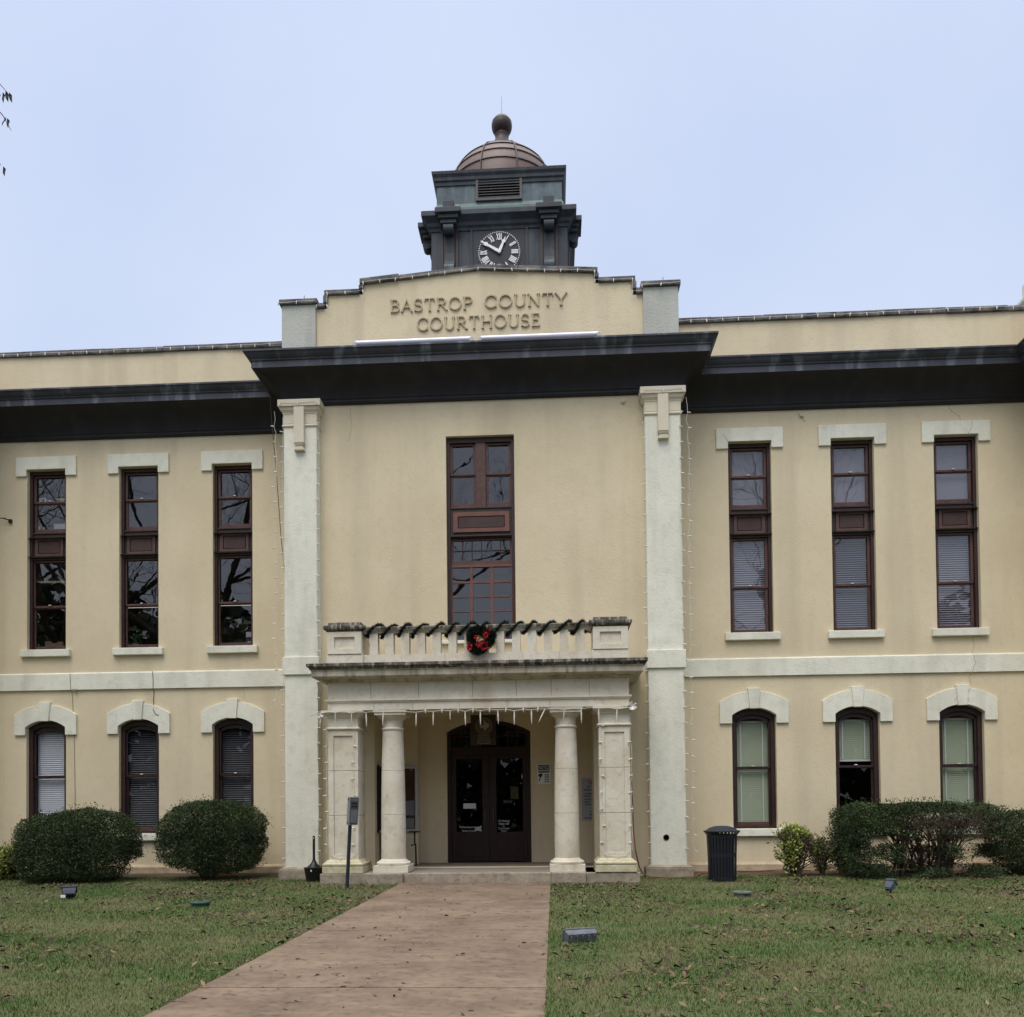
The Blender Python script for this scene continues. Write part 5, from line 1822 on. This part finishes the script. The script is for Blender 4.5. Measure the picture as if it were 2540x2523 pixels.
def shrub(name, label, base, half, height, zc, n, seed, mat, leaf=.05, power=2.6, low=0.0, stems=9, group='clipped shrubs along the wall', lowdens=1.0, hole=.0, cat='shrub', stemtop=.75, barebit=None, cut=None):
    """clipped shrub: superellipsoid shell of leaves over real stems"""
    r = np.random.default_rng(seed)
    o = thing(name, label, cat, base, group)
    hx, hy, hz = half[0], half[1], (height - low) / 2
    mid = low + hz
    m = int(n * 2.6)
    d = r.normal(0, 1, (m, 3)); d /= np.linalg.norm(d, axis=1, keepdims=True)
    rad = (np.abs(d) ** power).sum(1) ** (-1 / power)
    sh = 1 - np.abs(r.normal(0, .11, m)) - (r.random(m) < .45) * r.uniform(0, .55, m)
    U = d * rad[:, None]
    P0 = U * np.array([hx, hy, hz])
    lump = pn(P0, 3.2, seed + 1) * .075 + pn(P0, 9, seed + 2) * .045
    P = U * (sh + lump)[:, None] * np.array([hx, hy, hz]) + np.array([base[0], base[1], mid])
    sprig = r.random(m) < .06
    P[sprig] += d[sprig] * r.uniform(.02, .14, (sprig.sum(), 1))
    hgt = (P[:, 2] - low) / (height - low)
    keep = r.random(m) < np.clip(lowdens + (1 - lowdens) * np.clip((hgt - .25) / .4, 0, 1), 0, 1)
    clump = pn(P, 7, seed + 3)
    keep &= clump > (-.75 + hole * np.clip(1.15 - hgt, 0, 1) * 1.5)
    if cut is not None: keep &= cut(P, clump)
    if barebit: keep &= ~(barebit(P) & (r.random(m) < .8))
    keep &= P[:, 2] > .02
    P, dd, clump = P[keep][:n], d[keep][:n], clump[keep][:n]
    v, q = leaf_quads(P, leaf, seed + 4, .2, .45, dd)
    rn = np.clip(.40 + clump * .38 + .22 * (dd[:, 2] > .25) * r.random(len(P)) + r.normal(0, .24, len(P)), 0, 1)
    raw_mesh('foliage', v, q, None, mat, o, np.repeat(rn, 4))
    w = MB()
    rr = random.Random(seed)
    for k in range(stems):
        a = rr.uniform(0, 2 * PI)
        bx, by = base[0] + rr.uniform(-.8, .8) * (hx * .55 if hx > hy * 1.6 else hx * .22), base[1] + rr.uniform(-.3, .3) * hy
        tx_, ty_ = bx + rr.uniform(-.5, .5) * min(hx, .9), base[1] + rr.uniform(-.7, .7) * hy
        p = [Vector((bx, by, -.03))]
        for j in range(1, 6):
            t = j / 5
            p.append(Vector((bx + (tx_ - bx) * t + rr.uniform(-.04, .04), by + (ty_ - by) * t + rr.uniform(-.04, .04), low * 0 + height * stemtop * t)))
        w.tube(p, [.026, .022, .018, .014, .01, .006], 6)
        for j in range(1, 5):
            for _ in range(4):
                q0 = p[j]
                q1 = q0 + Vector((rr.uniform(-.28, .28), rr.uniform(-.2, .2), rr.uniform(.05, .28)))
                q2 = q1 + Vector((rr.uniform(-.16, .16), rr.uniform(-.12, .12), rr.uniform(.03, .2)))
                w.tube([q0, q1, q2], [.009, .006, .003], 4)
    w.build('stems', STEM, o)
    return o


def hedge_cut(P, cl):
    # open lower half: clumps of leaf with clean gaps between, solid at the left end and along the top
    x, z = P[:, 0], P[:, 2]
    lo_ = np.clip((.95 - z) / .18, 0, 1) * np.clip((x - 5.95) / .3, 0, 1)
    lo_ = np.where(z < .22, lo_ * .55, lo_)
    c2 = pn(P * np.array([1, .25, 1]), 5.5, 91)
    return c2 > -.9 + 1.5 * lo_
def left_cut(P, cl):
    return ~((P[:, 0] > -8.95 + .25 * cl) & (P[:, 2] < .42 + .12 * cl + .25 * (P[:, 0] + 8.95)))
def round_cut(P, cl):
    t = np.abs(P[:, 0] + 6.9)
    return P[:, 2] > .10 + .16 * np.clip(t, 0, 1.3) + .10 * cl
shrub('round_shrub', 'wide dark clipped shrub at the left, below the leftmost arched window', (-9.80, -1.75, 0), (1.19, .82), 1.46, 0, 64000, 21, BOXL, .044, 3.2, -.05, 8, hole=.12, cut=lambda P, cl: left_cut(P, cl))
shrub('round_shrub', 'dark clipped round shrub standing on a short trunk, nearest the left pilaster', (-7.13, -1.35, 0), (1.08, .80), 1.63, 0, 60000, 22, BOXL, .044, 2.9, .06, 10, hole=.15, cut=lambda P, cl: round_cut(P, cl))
shrub('leafy_plant', 'small yellow green bush cut by the left edge of the photo', (-11.62, -1.25, 0), (.55, .45), .72, 0, 3200, 23, YELL, .075, 2.2, .02, 6, 'low yellow green bushes', .8, .2)
shrub('leafy_plant', 'open yellow green bush between the trash can and the hedge', (4.80, -1.45, 0), (.43, .34), 1.02, 0, 2300, 24, YELL, .075, 2.0, .06, 18, 'low yellow green bushes', .6, .80)
shrub('leafy_plant', 'thin olive bush squeezed against the left end of the hedge', (5.35, -1.40, 0), (.22, .26), .78, 0, 650, 25, leaf_mat('olive_leaf', (.03, .05, .015), (.12, .15, .035)), .065, 2.2, .1, 8, 'low yellow green bushes', .6, .3)
def brown_patch(P):
    return ((P[:, 0] - 7.55) / .95) ** 2 + ((P[:, 2] - 1.0) / .27) ** 2 < 1
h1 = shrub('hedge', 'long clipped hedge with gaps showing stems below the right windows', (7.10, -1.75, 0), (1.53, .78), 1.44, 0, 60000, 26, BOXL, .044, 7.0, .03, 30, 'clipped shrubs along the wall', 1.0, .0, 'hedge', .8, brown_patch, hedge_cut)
shrub('round_shrub', 'dark shrub at the right edge of the photo, behind the hedge end', (9.35, -1.40, 0), (.68, .7), 1.30, 0, 22000, 27, BOXL, .045, 2.6, .0, 8, hole=.15)
# bare twig tangle of the die-back patch in the hedge
rr = random.Random(5)
w = MB()
for k in range(420):
    x, z = 7.5 + rr.gauss(0, .48), 1.0 + rr.gauss(0, .15)
    p0 = Vector((x, -2.35 + rr.uniform(-.1, .3), z))
    p1 = p0 + Vector((rr.uniform(-.14, .14), rr.uniform(-.08, .05), rr.uniform(.03, .17)))
    p2 = p1 + Vector((rr.uniform(-.08, .08), rr.uniform(-.05, .05), rr.uniform(.0, .12)))
    if p2.z < 1.42: w.tube([p0, p1, p2], [.005, .004, .002], 3)
tag(w.build('bare_twigs', M('dead_twig', (.11, .075, .06), (.07, .05, .04), scale=9), h1), kind='stuff')


def in_view(x, y, z, mg=.06):
    d = y + CAM_D
    if d < .3: return False
    u = (x / d) + .05
    return -.625 - mg < u < .625 + mg and z < 1.5 + d * 1.0 + .6


# grass blades
def grass():
    r = np.random.default_rng(31)
    def area(n, y0, y1):
        """random points on the lawn, evenly dense"""
        Y = r.uniform(y0, y1, n); X = r.uniform(-13.5, 11.0, n)
        d = Y + CAM_D
        ok = (X / d > -.74) & (X / d < .64)
        ok &= ~((X > PX0 + .025 * np.sin(Y * 9)) & (X < PX1 + .02 * np.sin(Y * 11 + 1)))
        wall = np.where(X < BX0, -.95, np.where(X > BX1, -1.25, -1.58))
        wall = np.where((X > -4.5) & (X < 1.6), -2.63, wall)
        ok &= Y < wall + .06 * np.sin(X * 7) + .04 * np.sin(X * 17)
        return X[ok], Y[ok]
    xs_, ys_ = [], []
    for y0, y1, dens in ((-13.2, -11, 4200), (-11, -8.5, 3200), (-8.5, -5.5, 2000), (-5.5, -.9, 1250)):
        n = int((y1 - y0) * 24.5 * dens)
        X, Y = area(n, y0, y1); xs_.append(X); ys_.append(Y)
    X, Y = np.concatenate(xs_), np.concatenate(ys_)
    P = np.stack([X, Y, np.zeros_like(X)], 1)
    patch = pn(P, 1.7, 5) * .6 + pn(P, 5.5, 6) * .5
    keep = r.random(len(X)) < np.clip(.78 + patch * .45, .25, 1)
    X, Y, patch = X[keep], Y[keep], patch[keep]
    n = len(X)
    h = r.uniform(.014, .042, n) * (1 + .25 * patch)
    edge = (np.abs(X - PX0) < .06) | (np.abs(X - PX1) < .06)
    h[edge] *= 1.6
    a = r.uniform(0, 2 * PI, n); b = r.uniform(0, 2 * PI, n)
    lean = h * r.uniform(.2, 1.1, n)
    wd = r.uniform(.0017, .0036, n) * (1 + np.clip((Y + 11) / 10, 0, 1) * .9)
    B = np.stack([X, Y, np.full(n, .0)], 1)
    S_ = np.stack([np.cos(a) * wd, np.sin(a) * wd, np.zeros(n)], 1)
    D = np.stack([np.cos(b) * lean, np.sin(b) * lean, np.zeros(n)], 1)
    Z = np.zeros((n, 3)); Z[:, 2] = h
    v = np.stack([B - S_, B + S_, B + S_ * .75 + D * .35 + Z * .6, B - S_ * .75 + D * .35 + Z * .6, B + D + Z], 1).reshape(-1, 3)
    i = np.arange(n) * 5
    q = np.stack([i, i + 1, i + 2, i + 3], 1); t = np.stack([i + 3, i + 2, i + 4], 1)
    rn = np.clip(r.beta(1.3, 2.6, n) - patch * .28, 0, 1)
    o = raw_mesh('grass', v, q, t, GRASSM, None, np.repeat(rn, 5))
    tag(o, 'short winter grass of mixed green and straw blades', 'grass', kind='stuff')
grass()


def leaves():
    r = np.random.default_rng(41)
    N = 13500
    Y = r.uniform(-13, -1.6, N * 3); X = r.uniform(-13, 11, N * 3)
    d = Y + CAM_D
    P = np.stack([X, Y, 0 * X], 1)
    cl = pn(P, 1.5, 8) * .6 + pn(P, 4.2, 9) * .5
    ok = (X / d > -.72) & (X / d < .62) & (r.random(len(X)) < np.clip(.30 + 1.1 * cl, .05, 1))
    onp = (X > PX0 - .02) & (X < PX1 + .02)
    ok &= ~(onp & (r.random(len(X)) > .10))
    ok &= ~((X > -5.8) & (X < 2.9) & (Y > -2.75))
    X, Y, onp = X[ok], Y[ok], onp[ok]
    # drift against the left path edge
    ex = PX0 - np.abs(r.normal(0, .05, 140)); ey = r.uniform(-12.3, -4, 140)
    X = np.concatenate([X, ex]); Y = np.concatenate([Y, ey]); onp = np.concatenate([onp, np.zeros(140, bool)])
    n = len(X)
    a = r.uniform(0, 2 * PI, n)
    L = r.uniform(.016, .047, n) * np.where(onp, .75, 1); W = L * r.uniform(.25, .5, n)
    z = np.where(onp, .026, r.uniform(.015, .045, n))
    C = np.stack([X, Y, z], 1)
    d1 = np.stack([np.cos(a), np.sin(a), r.normal(0, .35, n)], 1); d2 = np.stack([-np.sin(a), np.cos(a), r.normal(0, .4, n)], 1)
    up = np.stack([0 * a, 0 * a, r.uniform(.1, .7, n)], 1)
    L, W = L[:, None], W[:, None]
    v = np.stack([C - d1 * L, C - d1 * L * .2 + d2 * W + up * W, C + d1 * L * .4 + d2 * W * .8 + up * W, C + d1 * L + up * W * .6,
                  C + d1 * L * .4 - d2 * W * .8 + up * W, C - d1 * L * .2 - d2 * W + up * W, C - d1 * L * .1, C + d1 * L * .5], 1).reshape(-1, 3)
    i = np.arange(n) * 8
    q = np.concatenate([np.stack([i, i + 1, i + 6, i + 5], 1), np.stack([i + 1, i + 2, i + 7, i + 6], 1), np.stack([i + 6, i + 7, i + 4, i + 5], 1), np.stack([i + 2, i + 3, i + 4, i + 7], 1)])
    v[:, 2] = np.maximum(v[:, 2], .024 if False else .008)
    on8 = np.repeat(onp, 8); v[on8, 2] = np.maximum(v[on8, 2], .0245)
    o = raw_mesh('fallen_leaves', v, q, None, DEADL, None, np.repeat(r.beta(.9, 2.3, n), 8))
    tag(o, 'curled brown fallen leaves scattered over the lawn and path', 'leaves', kind='stuff')
    w = MB()
    for k in range(60):
        x, y = random.uniform(PX0 + .1, PX1 - .1), random.uniform(-12.6, -3)
        a = random.uniform(-.6, .6) + (PI if random.random() < .5 else 0); L = random.uniform(.03, .13)
        w.tube([(x, y, .027), (x + L * .5 * math.cos(a), y + L * .5 * math.sin(a) + random.uniform(-.012, .012), .032), (x + L * math.cos(a), y + L * math.sin(a), .027)], .0022, 4)
    o = w.build('twigs', BARK)
    tag(o, 'thin broken twigs strewn over the path', 'twigs', kind='stuff')
leaves()


# ------------------------------------------------------------------ trees out of frame, mirrored in the windows
def tree(label, base, height, seed, spread=1.0, lean=(0, 0), trunk_r=.38, group='bare trees facing the courthouse'):
    o = thing('bare_tree', label, 'tree', base, group)
    rr = random.Random(seed)
    tr, br = MB(), MB()
    def grow(p, d, L, r, lev):
        mb = tr if lev == 0 else br
        n = 7 if lev < 2 else 5
        pts, rad = [p.copy()], [r]
        dd = d.copy()
        for k in range(n):
            bend = .10 if lev == 0 else .30
            dd = (dd + Vector((rr.uniform(-bend, bend), rr.uniform(-bend, bend), rr.uniform(-bend, bend) * .8 + .05))).normalized()
            q = pts[-1] + dd * L / n
            if in_view(q.x, q.y, q.z) or q.z < .8 * (lev > 0): break
            pts.append(q); rad.append(r * (1 - .62 * (k + 1) / n))
        if len(pts) < 2: return
        mb.tube(pts, rad, 9 if lev == 0 else (6 if lev < 3 else 3), cap=lev < 2)
        if lev >= 5: return
        nc = (5, 5, 4, 3, 2)[lev]
        for k in range(nc):
            t = rr.uniform(.45 if lev == 0 else .25, 1)
            i = min(len(pts) - 1, max(1, int(t * (len(pts) - 1) + .5)))
            side = Vector((rr.uniform(-1, 1), rr.uniform(-1, 1), rr.uniform(-.25, .8))).normalized()
            nd = (dd * .55 + side * spread).normalized()
            grow(pts[i], nd, L * rr.uniform(.5, .74) if lev else L * rr.uniform(.55, .8), max(rad[i] * rr.uniform(.42, .62), .005), lev + 1)
    grow(Vector(base), Vector((lean[0], lean[1], 1)).normalized(), height * .52, trunk_r, 0)
    tr.build('trunk', BARK, o, smooth=True)
    br.build('branches', BARK, o)
    return o


ta = tree('bare pecan tree left of the camera with a last leafy twig', (-11.6, -11.2, -.05), 19, 3, 1.0, (-.05, .06), .42)
tree('bare spreading tree behind the camera, mirrored in the tall middle window', (-8.2, -27, -.05), 32, 8, 1.0, (0.05, 0), .40)
tree('bare tree right of the camera, mirrored in the right wing windows', (10.5, -20.5, -.05), 24, 12, 1.0, (0.05, 0), .36)
tree('bare tree far left on the lawn, mirrored in the left wing windows', (-20.5, -13, -.05), 21, 15, 1.0, (.05, .05), .45)
tree('bare tree far right on the lawn, mirrored in the outermost right windows', (24, -14, -.05), 16, 17, 1.0, (0, .03), .40)
# the leafy twig of the near tree that reaches into the frame
w = MB()
tw = [(-8.6, -8.6, 10.410), (-7.9, -8.2, 10.960), (-7.4, -8.05, 11.110), (-7.16, -8.0, 11.020), (-7.03, -8.0, 10.870)]
w.tube([(-9.6, -9.6, 9.310)] + tw, [.03, .02, .014, .01, .006, .003], 5)
w.tube([tw[1], (-7.5, -8.1, 10.810), (-7.2, -8.0, 10.690), (-7.10, -8.0, 10.580), (-7.03, -8.0, 10.455), (-6.985, -8.0, 10.370)], [.012, .01, .008, .006, .004, .003], 5)
w.tube([tw[0], (-7.6, -8.1, 10.310), (-7.2, -8.0, 10.060), (-7.12, -8.0, 9.910)], [.012, .008, .005, .003], 5)
w.build('twig', BARK, ta)
lv = []
def hang(x, z, dx, ln, wd):
    wd *= 1.6; ln *= 1.1
    z += .71; x += .015
    pts = [(x, z), (x + dx * .25 + wd, z - ln * .25), (x + dx * .7 + wd * .7, z - ln * .65), (x + dx, z - ln), (x + dx * .5 - wd * .5, z - ln * .65), (x + dx * .1 - wd * .6, z - ln * .3)]
    lv.append(pts)
for a in ((-7.03, 10.17, .035, .125, .016), (-7.085, 10.20, .03, .13, .018), (-7.13, 10.20, .0, .13, .016), (-7.17, 10.18, -.02, .12, .016), (-7.22, 10.2, 0, .13, .017), (-7.3, 10.25, -.02, .13, .018), (-7.4, 10.3, .01, .13, .018),
          (-7.06, 9.84, .005, .12, .016), (-7.10, 9.87, -.05, .11, .016), (-7.2, 9.95, -.04, .12, .017), (-7.3, 9.98, 0, .12, .017), (-7.12, 9.21, .01, .12, .016), (-7.2, 9.33, -.03, .12, .016), (-7.3, 9.4, 0, .12, .016)):
    hang(*a)
w = MB()
for k, pts in enumerate(lv):
    yv = -8.0 + .012 * (k % 3)
    a = [w.vert((p[0], yv + .012 * (j % 2), p[1])) for j, p in enumerate(pts)]
    w.face((a[0], a[1], a[5])); w.face((a[1], a[2], a[4], a[5])); w.face((a[2], a[3], a[4]))
w.build('leaves', M('dark_tree_leaf', (.018, .02, .014), (.05, .05, .025), scale=9), ta, recalc=False)

# unseen tree belt added behind the camera: blocks the low sky, dims the alcove and shows in the lower panes
r = np.random.default_rng(77)
n = 26000
X = r.uniform(-75, 75, n); Zt = 9.3 + 6.5 / (1 + np.exp((X + 17) / 2.5)) + 2.5 / (1 + np.exp((16 - X) / 3)) + 1.3 * np.sin(X * .31) + 1.2 * np.sin(X * .83 + 1)
Z = r.uniform(0, 1, n) ** .8 * Zt
P = np.stack([X, -31 + r.normal(0, 2.0, n) - .02 * X * X * .3, Z], 1)
v, q = leaf_quads(P, 1.1, 78, .2, .6)
o = raw_mesh('far_trees', v, q, None, leaf_mat('far_leaf', (.018, .030, .014), (.05, .07, .03)), None, np.repeat(r.random(n), 4))
tag(o, 'unseen dark tree belt added behind the camera to block the low sky', 'trees', kind='stuff')
